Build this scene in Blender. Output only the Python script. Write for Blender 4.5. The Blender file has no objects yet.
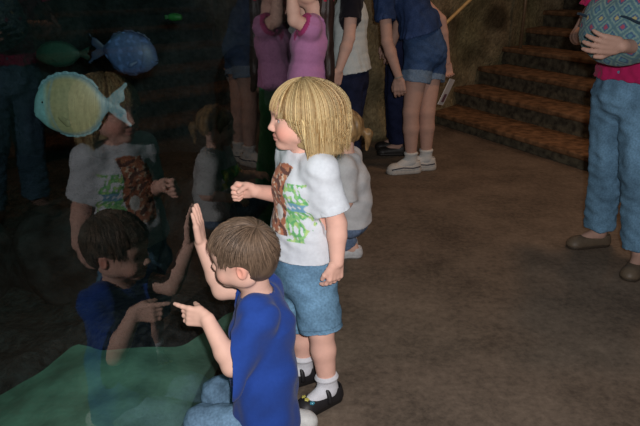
import bpy, math, random
import numpy as np
from mathutils import Vector

SC = bpy.context.scene
COL = SC.collection
RNG = np.random.default_rng(7)
random.seed(7)

# ------------------------------------------------------------------ camera
F_PX, PITCH, CAM_H = 620.0, math.radians(21.2), 1.45
_c, _s = math.cos(PITCH), math.sin(PITCH)


def A(*v):
    return np.array(v, float)


def ray(px, py):
    xr, yd = (px - 320) / F_PX, (py - 213) / F_PX
    return A(xr, _c - yd * _s, -(_s + yd * _c))


def at(px, py, Y):
    """point of the room seen at a pixel of the photograph, Y metres in front of the camera"""
    d = ray(px, py)
    return A(0, 0, CAM_H) + d * Y / d[1]


def floor_at(px, py, Z=0.0):
    d = ray(px, py)
    return A(0, 0, CAM_H) + d * (Z - CAM_H) / d[2]


def nrm(v):
    v = np.asarray(v, float)
    return v / np.linalg.norm(v)


def frame(F, U=(0, 0, 1)):
    """rows: forward, left, up"""
    f = nrm(F)
    l = nrm(np.cross(np.asarray(U, float), f))
    return np.array([f, l, np.cross(f, l)])


def lin(r, g, b):
    v = np.array([r, g, b], float) / 255
    return np.where(v <= .04045, v / 12.92, ((v + .055) / 1.055) ** 2.4)


# ------------------------------------------------------------------ implicit surfaces
class Field:
    def __init__(self, lo, hi, h):
        lo, hi = np.asarray(lo, float), np.asarray(hi, float)
        self.h = h
        self.ax = [np.arange(lo[i], hi[i] + h, h).astype(np.float32) for i in range(3)]
        self.d = np.full([len(a) for a in self.ax], 5.0, np.float32)

    def _sl(self, lo, hi):
        sl = []
        for i in range(3):
            a = int(np.searchsorted(self.ax[i], lo[i])); b = int(np.searchsorted(self.ax[i], hi[i]))
            if b - a < 1:
                return None
            sl.append(slice(a, b))
        return tuple(sl)

    def _xyz(self, sl):
        return (self.ax[0][sl[0]][:, None, None], self.ax[1][sl[1]][None, :, None], self.ax[2][sl[2]][None, None, :])

    def _put(self, sl, g, k, op):
        d = self.d[sl]
        if op == 'u':
            if k > 0:
                m = np.maximum(k - np.abs(d - g), 0) / k
                self.d[sl] = np.minimum(d, g) - m * m * k * .25
            else:
                self.d[sl] = np.minimum(d, g)
        else:
            g = -g
            if k > 0:
                m = np.maximum(k - np.abs(d - g), 0) / k
                self.d[sl] = np.maximum(d, g) + m * m * k * .25
            else:
                self.d[sl] = np.maximum(d, g)

    def cone(self, a, b, ra, rb, k=.01, op='u', side=None, q=1.0, cut=()):
        a, b = np.asarray(a, float), np.asarray(b, float)
        pad = max(ra, rb) * max(1, q) + k + 3 * self.h
        sl = self._sl(np.minimum(a, b) - pad, np.maximum(a, b) + pad)
        if sl is None:
            return self
        X, Y, Z = self._xyz(sl)
        vx, vy, vz = X - a[0], Y - a[1], Z - a[2]
        ba = b - a
        if side is not None:
            u = nrm(side); w = 1 / q - 1
            t = (vx * u[0] + vy * u[1] + vz * u[2]) * w
            vx, vy, vz = vx + u[0] * t, vy + u[1] * t, vz + u[2] * t
            ba = ba + u * np.dot(ba, u) * w
        bb = max(float(ba @ ba), 1e-9)
        hh = np.clip((vx * ba[0] + vy * ba[1] + vz * ba[2]) / bb, 0, 1)
        g = np.sqrt((vx - hh * ba[0]) ** 2 + (vy - hh * ba[1]) ** 2 + (vz - hh * ba[2]) ** 2) - (ra + (rb - ra) * hh)
        for p, n in cut:
            n = nrm(n)
            g = np.maximum(g, (X - p[0]) * n[0] + (Y - p[1]) * n[1] + (Z - p[2]) * n[2])
        self._put(sl, g.astype(np.float32), k, op)
        return self

    def ell(self, c, r, R=None, k=.01, op='u', cut=()):
        c = np.asarray(c, float); r = np.asarray(r, float)
        R = np.eye(3) if R is None else R
        pad = r.max() + k + 3 * self.h
        sl = self._sl(c - pad, c + pad)
        if sl is None:
            return self
        X, Y, Z = self._xyz(sl)
        v = [X - c[0], Y - c[1], Z - c[2]]
        q = [(v[0] * R[i][0] + v[1] * R[i][1] + v[2] * R[i][2]) for i in range(3)]
        k0 = np.sqrt(sum((q[i] / r[i]) ** 2 for i in range(3)))
        k1 = np.sqrt(sum((q[i] / r[i] ** 2) ** 2 for i in range(3))) + 1e-6
        g = k0 * (k0 - 1) / k1
        g = np.where(k0 < .05, -r.min(), g)
        for p, n in cut:
            n = nrm(n)
            g = np.maximum(g, (X - p[0]) * n[0] + (Y - p[1]) * n[1] + (Z - p[2]) * n[2])
        self._put(sl, g.astype(np.float32), k, op)
        return self

    def plane(self, p, n):
        n = nrm(n)
        X, Y, Z = self._xyz((slice(None),) * 3)
        self.d = np.maximum(self.d, ((X - p[0]) * n[0] + (Y - p[1]) * n[1] + (Z - p[2]) * n[2]).astype(np.float32))
        return self

    def mesh(self):
        d = self.d
        d[[0, -1]] = np.maximum(d[[0, -1]], self.h); d[:, [0, -1]] = np.maximum(d[:, [0, -1]], self.h); d[:, :, [0, -1]] = np.maximum(d[:, :, [0, -1]], self.h)
        s = d < 0
        nx, ny, nz = d.shape
        cnt = np.zeros((nx - 1, ny - 1, nz - 1), np.uint8)
        for i in (0, 1):
            for j in (0, 1):
                for k in (0, 1):
                    cnt += s[i:nx - 1 + i, j:ny - 1 + j, k:nz - 1 + k]
        ci = np.argwhere((cnt > 0) & (cnt < 8))
        idx = np.full(cnt.shape, -1, np.int32)
        idx[tuple(ci.T)] = np.arange(len(ci))
        acc = np.zeros((len(ci), 3)); num = np.zeros(len(ci))
        cs = [(i, j, k) for i in (0, 1) for j in (0, 1) for k in (0, 1)]
        for e0 in cs:
            for a in range(3):
                if e0[a]:
                    continue
                e1 = list(e0); e1[a] = 1
                d0 = d[ci[:, 0] + e0[0], ci[:, 1] + e0[1], ci[:, 2] + e0[2]].astype(float)
                d1 = d[ci[:, 0] + e1[0], ci[:, 1] + e1[1], ci[:, 2] + e1[2]].astype(float)
                m = (d0 < 0) != (d1 < 0)
                t = np.where(m, d0 / np.where(m, d0 - d1, 1), 0)
                p = np.tile(np.array(e0, float), (len(ci), 1)); p[:, a] = t
                acc[m] += p[m]; num[m] += 1
        P = ci + acc / num[:, None]
        V = P * self.h + np.array([self.ax[0][0], self.ax[1][0], self.ax[2][0]])
        quads = []
        for a in range(3):
            b, c = (a + 1) % 3, (a + 2) % 3
            sl0 = [slice(None)] * 3; sl1 = [slice(None)] * 3
            sl0[a] = slice(0, -1); sl1[a] = slice(1, None)
            for x in (b, c):
                sl0[x] = slice(1, -1); sl1[x] = slice(1, -1)
            s0, s1 = s[tuple(sl0)], s[tuple(sl1)]
            off = np.zeros(3, int); off[b] = 1; off[c] = 1
            for flip in (0, 1):
                e = np.argwhere((s0 & ~s1) if not flip else (~s0 & s1)) + off
                def cell(db, dc):
                    q = e.copy(); q[:, b] -= db; q[:, c] -= dc
                    return idx[q[:, 0], q[:, 1], q[:, 2]]
                Q = np.stack([cell(1, 1), cell(0, 1), cell(0, 0), cell(1, 0)], 1)
                if flip:
                    Q = Q[:, ::-1]
                quads.append(Q)
        return V, np.concatenate(quads)


def wob(P, freq, seed, n=6):
    """smooth pseudo-noise, about -1..1"""
    r = np.random.default_rng(seed)
    o = np.zeros(len(P))
    for _ in range(n):
        k = r.normal(size=3); k = k / np.linalg.norm(k) * freq * r.uniform(.6, 1.5)
        o += np.sin(P @ k + r.uniform(0, 6.28))
    return o / math.sqrt(n)


def add_mesh(name, V, Fc, material, parent=None, color=None, smooth=True):
    V = np.asarray(V, np.float32)
    me = bpy.data.meshes.new(name)
    if isinstance(Fc, np.ndarray) and Fc.ndim == 2:
        n, w = Fc.shape
        me.vertices.add(len(V)); me.vertices.foreach_set('co', V.ravel())
        me.loops.add(n * w); me.loops.foreach_set('vertex_index', Fc.astype(np.int32).ravel())
        me.polygons.add(n); me.polygons.foreach_set('loop_start', np.arange(0, n * w, w, dtype=np.int32))
        me.update(calc_edges=True)
    else:
        me.from_pydata([tuple(map(float, v)) for v in V], [], [tuple(int(i) for i in f) for f in Fc])
    me.validate()
    if color is not None:
        ca = np.ones((len(V), 4), np.float32); ca[:, :3] = color
        at_ = me.color_attributes.new('Col', 'FLOAT_COLOR', 'POINT'); at_.data.foreach_set('color', ca.ravel())
    if smooth:
        me.polygons.foreach_set('use_smooth', np.ones(len(me.polygons), bool))
    me.materials.append(material)
    o = bpy.data.objects.new(name, me); COL.objects.link(o)
    if parent is not None:
        o.parent = parent
        if parent.type == 'EMPTY' or parent.location.length > 0:
            bpy.context.view_layer.update()
            o.matrix_parent_inverse = parent.matrix_world.inverted()
    return o


def vnormals(V, Q):
    n = np.zeros_like(V)
    a = np.cross(V[Q[:, 2]] - V[Q[:, 0]], V[Q[:, 3]] - V[Q[:, 1]])
    for i in range(4):
        np.add.at(n, Q[:, i], a)
    return n / (np.linalg.norm(n, axis=1)[:, None] + 1e-12)


def add_field(name, fld, material, parent=None, color=None, disp=None):
    V, Q = fld.mesh()
    if disp is not None:
        V = V + vnormals(V, Q) * disp(V)[:, None]
    if color is None:
        c = None
    elif callable(color):
        c = color(V)
    else:
        c = np.tile(np.asarray(color, float), (len(V), 1))
    return add_mesh(name, V, Q, material, parent, c)


def tag(o, label, cat, group=None, kind=None):
    o['label'] = label
    o['category'] = cat
    if group:
        o['group'] = group
    if kind:
        o['kind'] = kind
    return o


def struct(o):
    o['kind'] = 'structure'
    return o


# ------------------------------------------------------------------ materials
def new_mat(name):
    m = bpy.data.materials.new(name); m.use_nodes = True
    nt = m.node_tree
    return m, nt, nt.nodes['Principled BSDF']


def mat(name, col=None, rough=.85, spec=.3, nscale=60, namt=.12, bscale=300, bstr=.15, bdist=.002, metal=0.0, col2=None, detail=4, sheen=0):
    """procedural material: a flat or per-vertex colour broken up by noise, and a noise bump"""
    m, nt, b = new_mat(name)
    N = nt.nodes.new; L = nt.links.new
    tc = N('ShaderNodeTexCoord')
    no = N('ShaderNodeTexNoise'); no.inputs['Scale'].default_value = nscale; no.inputs['Detail'].default_value = detail
    L(tc.outputs['Object'], no.inputs['Vector'])
    if col is None:
        src = N('ShaderNodeVertexColor'); src.layer_name = 'Col'; so = src.outputs['Color']
        mr = N('ShaderNodeMapRange'); mr.inputs['From Min'].default_value = .3; mr.inputs['From Max'].default_value = .7
        mr.inputs['To Min'].default_value = 1 - namt; mr.inputs['To Max'].default_value = 1 + namt
        L(no.outputs['Fac'], mr.inputs['Value'])
        mx = N('ShaderNodeVectorMath'); mx.operation = 'SCALE'
        L(so, mx.inputs[0]); L(mr.outputs['Result'], mx.inputs['Scale'])
        L(mx.outputs['Vector'], b.inputs['Base Color'])
    else:
        cr = N('ShaderNodeValToRGB')
        c = np.asarray(col, float); c2 = np.asarray(col2, float) if col2 is not None else c
        cr.color_ramp.elements[0].position = .35; cr.color_ramp.elements[1].position = .65
        cr.color_ramp.elements[0].color = (*np.clip(c * (1 - namt), 0, 1), 1)
        cr.color_ramp.elements[1].color = (*np.clip(c2 * (1 + namt), 0, 1), 1)
        L(no.outputs['Fac'], cr.inputs['Fac']); L(cr.outputs['Color'], b.inputs['Base Color'])
    if bstr > 0:
        n2 = N('ShaderNodeTexNoise'); n2.inputs['Scale'].default_value = bscale; n2.inputs['Detail'].default_value = 3
        L(tc.outputs['Object'], n2.inputs['Vector'])
        bp = N('ShaderNodeBump'); bp.inputs['Strength'].default_value = bstr; bp.inputs['Distance'].default_value = bdist
        L(n2.outputs['Fac'], bp.inputs['Height']); L(bp.outputs['Normal'], b.inputs['Normal'])
    b.inputs['Roughness'].default_value = rough
    b.inputs['Specular IOR Level'].default_value = spec
    b.inputs['Metallic'].default_value = metal
    if sheen:
        b.inputs['Sheen Weight'].default_value = sheen
    return m


M = dict(
    skin=mat('skin', rough=.6, spec=.25, nscale=40, namt=.05, bscale=200, bstr=.05),
    cloth=mat('cotton_cloth', rough=.95, spec=.1, nscale=90, namt=.05, bscale=500, bstr=.2, sheen=.1),
    denim=mat('denim', rough=.95, spec=.1, nscale=120, namt=.22, bscale=700, bstr=.35),
    hair=mat('hair', rough=.45, spec=.35, nscale=80, namt=.1, bstr=0),
    leather=mat('shoe_leather', rough=.5, spec=.4, nscale=60, namt=.1, bscale=200, bstr=.1),
    eye=mat('eyeball', rough=.15, spec=.5, nscale=30, namt=.02, bstr=0),
    fish=mat('fish_scales', rough=.5, spec=.3, nscale=120, namt=.15, bscale=260, bstr=.15),
)

# ------------------------------------------------------------------ people
SKIN = lin(236, 190, 170)


def head(fl, C, R, s=1.0, eyes=True):
    """a child's head of unit size (0.20 m from chin to crown), C its middle, R rows forward / left / up"""
    def p(f, l, u):
        return C + s * (f * R[0] + l * R[1] + u * R[2])
    def E(c, r, k=.01, op='u', RR=None):
        fl.ell(p(*c), np.array(r) * s, R if RR is None else RR, k * s, op)
    E((-.006, 0, .016), (.090, .074, .082), 0)
    E((.030, 0, -.042), (.052, .056, .062), .03)
    E((.046, 0, .024), (.042, .052, .045), .03)
    for y in (-1, 1):
        E((.056, y * .030, -.048), (.027, .027, .027), .02)
        E((-.004, y * .050, -.050), (.040, .018, .030), .02)
    E((.066, 0, -.090), (.019, .022, .016), .025)
    for y in (-1, 1):
        E((.094, y * .030, -.006), (.014, .019, .012), .012, 's')
        E((.064, y * .030, -.008), (.0145, .0155, .0135), .004)
        E((.082, y * .030, -.009), (.016, .0125, .0052), .002, 's')
    fl.cone(p(.080, 0, -.004), p(.097, 0, -.034), .006 * s, .0095 * s, .012 * s)
    for y in (-1, 1):
        E((.090, y * .0095, -.039), (.0085, .0065, .0065), .006)
    E((.0855, 0, -.059), (.0075, .019, .0055), .006)
    E((.084, 0, -.0695), (.0075, .016, .006), .006)
    E((.094, 0, -.0642), (.008, .020, .0014), .001, 's')
    for y in (-1, 1):
        ER = np.array([nrm(R[0] * .95 + R[1] * y * .3), nrm(R[1] - R[0] * y * .3), R[2]])
        E((-.012, y * .074, -.014), (.0155, .008, .026), .006, 'u', ER)
        E((-.007, y * .083, -.012), (.009, .007, .016), .003, 's', ER)


def head_color(P, base, C, R, s, brow, lip=.55, blush=.35):
    """skin with lips, flushed cheeks, brows and lash lines"""
    col = np.tile(base, (len(P), 1))
    q = (P - C) @ R.T / s
    f, l, u = q.T
    near = (np.abs(f) < .14) & (np.abs(l) < .1) & (u > -.13) & (u < .12)
    def mixin(w, c):
        w = np.clip(w, 0, 1)[:, None] * near[:, None]
        col[:] = col * (1 - w) + np.asarray(c) * w
    for y in (-1, 1):
        mixin(blush * np.exp(-(((f - .062) / .03) ** 2 + ((l - y * .04) / .022) ** 2 + ((u + .045) / .022) ** 2)), base * A(1.05, .62, .6))
        mixin(.7 * np.exp(-((f + .006) / .03) ** 2 - ((np.abs(l) - .082) / .012) ** 2 - ((u + .012) / .03) ** 2), base * A(1.02, .72, .68))
        e = ((l - y * .030) / .0145) ** 2
        mixin((f > .05) * np.exp(-(((u - .014 + .25 * np.abs(np.abs(l) - .028)) / .0035) ** 2)) * (e < 1.3) * .6, brow)
        mixin((f > .05) * (e < 1.0) * np.exp(-((u + .0045) / .0026) ** 2) * .9, A(.03, .02, .018))
    mixin((f > .074) * np.exp(-((l / .02) ** 4 + ((u + .064) / .0105) ** 4)) * lip, lin(196, 98, 98))
    mixin((f > .074) * (np.abs(l) < .019) * np.exp(-((u + .0642) / .0018) ** 2) * .8, lin(110, 50, 48))
    return col


def eyes(C, R, s, parent, iris):
    for y in (-1, 1):
        c = C + s * (.0655 * R[0] + y * .030 * R[1] - .0085 * R[2])
        r = .0128 * s
        n, m = 16, 24
        V, Fc = [], []
        for i in range(n + 1):
            th = math.pi * i / n
            for j in range(m):
                ph = 2 * math.pi * j / m
                V.append(c + r * (math.cos(th) * R[0] + math.sin(th) * (math.cos(ph) * R[1] + math.sin(ph) * R[2])))
        for i in range(n):
            for j in range(m):
                Fc.append((i * m + j, (i + 1) * m + j, (i + 1) * m + (j + 1) % m, i * m + (j + 1) % m))
        V = np.array(V)
        t = np.arccos(np.clip(((V - c) @ R[0]) / r, -1, 1))
        col = np.where((t < .26)[:, None], A(.01, .01, .012), np.where((t < .58)[:, None], iris, A(.75, .72, .70)))
        o = add_mesh('eye', V, np.array(Fc), M['eye'], parent, col)


def hand(fl, W, D, N, side, s, curl, thumb=(.3, .2), spread=.06, k=.003):
    """W wrist, D along the hand, N the way the palm faces, side +1: thumb lies along D x N, else the other way;
    s hand length; curl: four triples of joint angles in radians, index first"""
    D = nrm(D); N = nrm(N - D * np.dot(N, D)); S = np.cross(D, N) * side
    pl = s * .50
    kn = W + D * pl
    wd = s * .235
    pr = s * .085
    fl.cone(W - D * s * .06, W + D * pl * .45, s * .135, s * .15, .01, side=N, q=.66)
    for i in range(4):
        o = S * wd * (1 - 2 * i / 3) * .86
        fl.cone(W + D * pl * .25 + o * .75, kn + o, pr * 1.05, pr * .98, .008)
    fl.cone(W + D * pl * .2 + S * wd * .6 + N * s * .03, W + D * pl * .55 + S * wd * .95 + N * s * .045, s * .10, s * .08, .01)
    Ls = [.46, .50, .47, .37]
    for i in range(4):
        o = S * wd * (1 - 2 * i / 3) * .86
        p = kn + o - D * s * .01
        d = nrm(D + S * spread * (1.5 - i))
        r0 = s * .070 * (1 if i < 3 else .88)
        ln = s * Ls[i]
        ang = 0
        for j, (fr, a) in enumerate(zip((.45, .31, .24), curl[i])):
            ang += a
            dd = d * math.cos(ang) + N * math.sin(ang)
            q = p + dd * ln * fr
            fl.cone(p, q, r0 * (1 - .1 * j), r0 * (.92 - .1 * j), k if j else .004)
            p = q
    a, b = thumb
    p = W + D * pl * .42 + S * wd * .95 + N * s * .045
    d0 = nrm(D * .75 + S * a + N * b)
    q = p + d0 * s * .22
    fl.cone(p, q, s * .083, s * .074, .006)
    d1 = nrm(D * .9 + S * (a * .3 - .05) + N * b * 1.3)
    fl.cone(q, q + d1 * s * .17, s * .072, s * .060, .003)


FIST = [(1.35, 1.65, .9)] * 4
POINT = [(.12, .10, .05), (1.25, 1.6, .8), (1.35, 1.65, .8), (1.4, 1.6, .8)]
RELAX = [(.35, .4, .25), (.42, .5, .3), (.5, .55, .3), (.55, .6, .35)]
FLAT = [(.05, .05, .04), (.02, .05, .04), (.04, .06, .04), (.08, .06, .04)]
GRIP = [(.7, .8, .5)] * 4
SPREAD = [(.25, .3, .2)] * 4


def torso(fl, J, w, infl=0.0, k=.03, hem=None):
    """chain of flattened cones from pelvis to neck; w = dict of half-depths and the width ratio"""
    Sp, Sc = J['Sp'], J['Sc']
    pel, wai, che, nb = J['pelvis'], J['waist'], J['chest'], J['nb']
    fl.cone(pel, wai, w['hip'] + infl, w['waist'] + infl, k, side=Sp, q=w['q'])
    fl.cone(wai, che, w['waist'] + infl, w['chest'] + infl, k, side=Sc, q=w['q'])
    fl.cone(che, che * .35 + nb * .65, w['chest'] + infl, w['chest'] * .62 + infl, k, side=Sc, q=w['q'])
    for s in 'LR':
        if 'sh' + s in J:
            fl.cone(che * .25 + nb * .75, J['sh' + s], w['sh'] * .95 + infl, w['sh'] + infl, k)


def bounds(J, pad):
    P = np.array([v for k_, v in J.items() if k_ not in ('Sp', 'Sc', 'HR', 'anh')])
    return P.min(0) - pad, P.max(0) + pad


def arm(fl, J, s, w, infl=0, k=.012, upto=1.0):
    a, b, c = J['sh' + s], J['el' + s], J['wr' + s]
    fl.cone(a, b, w['arm'] + infl, w['elb'] + infl, k)
    m = b + (c - b) * .3
    fl.cone(b, m, w['elb'] + infl, w['fore'] + infl, k)
    fl.cone(m, c, w['fore'] + infl, w['wrist'] + infl, k)


def leg(fl, J, s, w, infl=0, k=.015):
    a, b, c = J['hip' + s], J['kn' + s], J['an' + s]
    fl.cone(a, b, w['thigh'] + infl, w['knee'] + infl, k)
    back = nrm(np.cross(np.cross(b - a, c - b) if np.linalg.norm(np.cross(b - a, c - b)) > 1e-4 else J['Sp'], c - b))
    m = b + (c - b) * .33
    fl.cone(b, m, w['knee'] + infl, w['calf'] + infl, k)
    fl.cone(m, c, w['calf'] + infl, w['ankle'] + infl, k)


def body_mesh(J, w, res, hs, skin, brow, hands, iris, feet=True, blush=.35):
    lo, hi = bounds(J, .16)
    fl = Field(lo, hi, res)
    torso(fl, J, w)
    R = J['HR']
    fl.cone(J['nb'] - A(0, 0, .02), J['head'] - R[2] * .05 * hs - R[0] * .015 * hs, w['neck'] * 1.1, w['neck'], .02)
    for s in 'LR':
        arm(fl, J, s, w); leg(fl, J, s, w)
        if feet:
            fl.cone(J['an' + s], J['toe' + s], w['ankle'], w['ankle'] * .62, .015)
        hand(fl, J['wr' + s], **hands[s])
    head(fl, J['head'], R, hs)
    o = add_field('person', fl, M['skin'], None, lambda P: head_color(P, skin, J['head'], R, hs, brow, blush=blush))
    eyes(J['head'], R, hs, o, iris)
    return o


def tee(name, J, w, res, parent, color, infl=.010, sleeve=.62, hem=None, flare=.012, neck=1.25, wr=.0025, seed=1, loose=.012, sleeves='LR', mat_=None, hempt=None, tilt=0.0):
    lo, hi = bounds({k_: v for k_, v in J.items() if k_[:2] in ('pe', 'wa', 'ch', 'nb', 'sh', 'el', 'hi')}, .2)
    fl = Field(lo, hi, res)
    torso(fl, J, w, infl)
    pel, wai = J['pelvis'], J['waist']
    up = nrm(wai - pel)
    hp = pel if hempt is None else hempt
    fl.cone(wai, hp - up * .05, w['waist'] + infl + .004, w['hip'] + infl + flare, .02, side=J['Sp'], q=w['q'])
    fl.plane(hp, -up)
    R = J['HR']
    nb = J['nb']
    nd = nrm(J['head'] - R[2] * .05 - nb)
    for s in sleeves:
        a, b = J['sh' + s], J['el' + s]
        sv = sleeve[s] if isinstance(sleeve, dict) else sleeve
        e = a + (b - a) * sv
        d = nrm(b - a)
        r1 = w['arm'] + (w['elb'] - w['arm']) * min(sv, 1)
        r2 = r1 + infl + loose
        th = max(.007, 2.9 * res)
        tl = tilt[s] if isinstance(tilt, dict) else tilt
        dn = nrm(d + tl * nrm(J['wr' + s] - b))
        fl.cone(a, e + d * (.03 + .03 * tl), w['arm'] + infl + .002, r2, .035, cut=[(e, dn)])
        if sv < .97:
            fl.cone(e - d * .006, e + d * .06, r2 - th, r2 - th, 0, 's')
    # neck opening
    fl.cone(nb - nd * .004, nb + nd * .12, w['neck'] * neck, w['neck'] * neck * 1.35, .004, 's')
    lowf = nb + R[0] * w['neck'] * .55 - A(0, 0, .004)
    return add_field(name, fl, mat_ or M['cloth'], parent, color,
                     lambda P: wr * (wob(P * A(1, 1, .55), 55, seed) + .6 * wob(P, 110, seed + 5)))


def pants(name, J, w, res, parent, color, infl=.012, upto=1.0, flare=(.006, .012), top=None, wr=.002, seed=3, mat_=None, cut_an=0.03):
    """trousers or shorts: upto <= 1 ends on the thigh, else on the shin (1 + fraction)"""
    lo, hi = bounds({k_: v for k_, v in J.items() if k_[:2] in ('pe', 'wa', 'kn', 'an', 'hi')}, .16)
    fl = Field(lo, hi, res)
    pel, wai = J['pelvis'], J['waist']
    up = nrm(wai - pel)
    fl.cone(pel, pel + (wai - pel) * .8, w['hip'] + infl, w['waist'] + infl * .8, .02, side=J['Sp'], q=w['q'])
    for s in 'LR':
        a, b, c = J['hip' + s], J['kn' + s], J['an' + s]
        if upto <= 1:
            e = a + (b - a) * upto; d = nrm(b - a)
            r = w['thigh'] + (w['knee'] - w['thigh']) * upto + infl + flare[1]
            fl.cone(a, e + d * .03, w['thigh'] + infl, r, .02, cut=[(e, d)])
            th = max(.007, 2.9 * res)
            fl.cone(e - d * .004, e + d * .06, r - th, r - th, 0, 's')
        else:
            d = nrm(c - b)
            e = b + (c - b) * (upto - 1)
            fl.cone(a, b, w['thigh'] + infl, w['knee'] + infl + flare[0], .02)
            fl.cone(b, e + d * .03, w['knee'] + infl + flare[0], w['ankle'] + infl + flare[1], .015, cut=[(e, d)])
            th = max(.007, 2.9 * res)
            fl.cone(e - d * .002, e + d * .05, w['ankle'] + infl + flare[1] - th, w['ankle'] + infl + flare[1] - th, 0, 's')
    fl.plane(pel + (wai - pel) * .72, up)
    return add_field(name, fl, mat_ or M['denim'], parent, color,
                     lambda P: wr * (wob(P * A(1, 1, .7), 60, seed) + .7 * wob(P, 120, seed + 5)))


def sock(J, s, w, res, parent, h=.09, extra=.005, col=lin(225, 225, 230)):
    an, toe, kn = J['an' + s], J['toe' + s], J['kn' + s]
    u = nrm(kn - an)
    lo, hi = np.minimum(an, toe) - .1, np.maximum(an, toe) + .1 + h
    fl = Field(lo, hi, res)
    e = an + u * h
    ck = w['ankle'] + (w['calf'] - w['ankle']) * min(1, h / (np.linalg.norm(kn - an) * .67))
    fl.cone(an, e + u * .02, w['ankle'] + extra, ck + extra, .01, cut=[(e, u)])
    fl.ell(e - u * .012, np.array([.012, ck + extra + .003, ck + extra + .003]), frame(u, (1, .3, 0)), .006, cut=[(e, u)])
    fl.cone(an, toe, w['ankle'] + extra, w['ankle'] * .62 + extra, .012)
    return add_field('sock', fl, M['cloth'], parent, col, lambda P: .0012 * wob(P * A(.4, .4, 1), 160, 3))


def foot_frame(J, s):
    d = J['toe' + s] - J['an' + s]; d[2] = 0
    return frame(d)


def strands(C, R, rad, pole, az0, az1, paths, n, rt, color, seed, jit=.006, segs=10, wave=.004):
    """hair strands; paths(az, rng) -> list of head-local points (f,l,u); returns V,F,col"""
    r = np.random.default_rng(seed)
    Vs, Fs, Cs = [], [], []
    base = 0
    for _ in range(n):
        pts = paths(r)
        if pts is None:
            continue
        P = np.asarray(pts)
        m = len(P)
        P = C + P @ R
        T = np.gradient(P, axis=0); T /= np.linalg.norm(T, axis=1)[:, None] + 1e-9
        out = P - C
        S = np.cross(T, out); S /= np.linalg.norm(S, axis=1)[:, None] + 1e-9
        O = np.cross(S, T)
        c = color(r)
        w = rt * r.uniform(.6, 1.3)
        prof = np.clip(np.minimum(np.linspace(.4, 2.4, m), np.linspace(3.2, .25, m)), .2, 1)
        for a in (0, 2.09, 4.19):
            Vs.append(P + (S * math.cos(a) * 1.5 + O * math.sin(a)) * w * prof[:, None])
            Cs.append(np.tile(c, (m, 1)) * (np.linspace(.92, 1.06, m)[:, None]))
        for i in range(m - 1):
            for q in range(3):
                a, b = base + q * m + i, base + ((q + 1) % 3) * m + i
                Fs.append((a, a + 1, b + 1, b))
        base += 3 * m
    return np.concatenate(Vs), np.array(Fs), np.concatenate(Cs)


def join_arrays(parts):
    V, Fc, Cc, o = [], [], [], 0
    for v, f, c in parts:
        V.append(v); Fc.append(f + o); Cc.append(c); o += len(v)
    return np.concatenate(V), np.concatenate(Fc), np.concatenate(Cc)


def tube(pts, r, n=8, closed_ends=True):
    P = np.asarray(pts, float)
    m = len(P)
    rr = np.full(m, r) if np.isscalar(r) else np.asarray(r)
    T = np.gradient(P, axis=0); T /= np.linalg.norm(T, axis=1)[:, None]
    ref = A(0, 0, 1) if abs(T[0][2]) < .9 else A(1, 0, 0)
    V, Fc = [], []
    for i in range(m):
        S = nrm(np.cross(T[i], ref)); O = np.cross(S, T[i])
        for j in range(n):
            a = 2 * math.pi * j / n
            V.append(P[i] + rr[i] * (S * math.cos(a) + O * math.sin(a)))
    for i in range(m - 1):
        for j in range(n):
            Fc.append((i * n + j, i * n + (j + 1) % n, (i + 1) * n + (j + 1) % n, (i + 1) * n + j))
    Fc.append(tuple(range(n - 1, -1, -1))); Fc.append(tuple((m - 1) * n + j for j in range(n)))
    return np.array(V), Fc


def simple_hair(J, hs, parent, color, res=.006, length=None, front=.04, infl=.012, seed=1, tail=None, ridge=.003):
    """cap of hair over the skull, open at the face; length in head units below the middle"""
    C, R = J['head'], J['HR']
    lo, hi = C - .3 * hs, C + .22 * hs
    for t in tail or []:
        lo = np.minimum(lo, np.minimum(t[0], t[1]) - .08); hi = np.maximum(hi, np.maximum(t[0], t[1]) + .08)
    fl = Field(lo, hi, res)
    P = lambda f, l, u: C + hs * (f * R[0] + l * R[1] + u * R[2])
    i = infl
    fl.ell(P(-.008, 0, .018), np.array([.090 + i, .074 + i, .082 + i]) * hs, R)
    if length:
        fl.cone(P(-.025, 0, 0), P(-.03, 0, -length), (.066 + i) * hs, (.055 + i) * hs, .02, side=R[1], q=1.2, cut=[(P(0, 0, -length), -R[2])])
    fl.ell(P(.095, 0, -.055), np.array([.085, .085, .085]) * hs, R, .006, 's')
    if not length:
        fl.cone(P(.02, 0, -.16), P(-.02, 0, -.085), .09 * hs, .045 * hs, .01, 's')
        fl.cone(P(.01, -.15, -.03), P(.01, .15, -.03), .028 * hs, .028 * hs, .004, 's')
    if tail is not None:
        for (a, b, ra, rb) in tail:
            fl.cone(a, b, ra, rb, .01)
    def colr(Pt):
        v = 1 + .28 * wob((Pt - C) @ R.T * A(1, 1, .15), 300 / hs, seed)
        return np.clip(np.asarray(color)[None] * v[:, None], .004, 1)
    return add_field('hair', fl, M['hair'], parent, colr, lambda Pt: ridge * wob((Pt - C) @ R.T * A(1, 1, .15), 220 / hs, seed + 1))
AMBIENT = .075
FLASH = 150.0
GLASS_IOR = 1.56
WATER = .5
FLOORC = lin(110, 97, 84)
SANDC = lin(92, 122, 108)
TREADC = lin(122, 92, 66)
FISH1 = lin(112, 106, 80)
FISH2 = lin(54, 68, 104)

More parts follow.
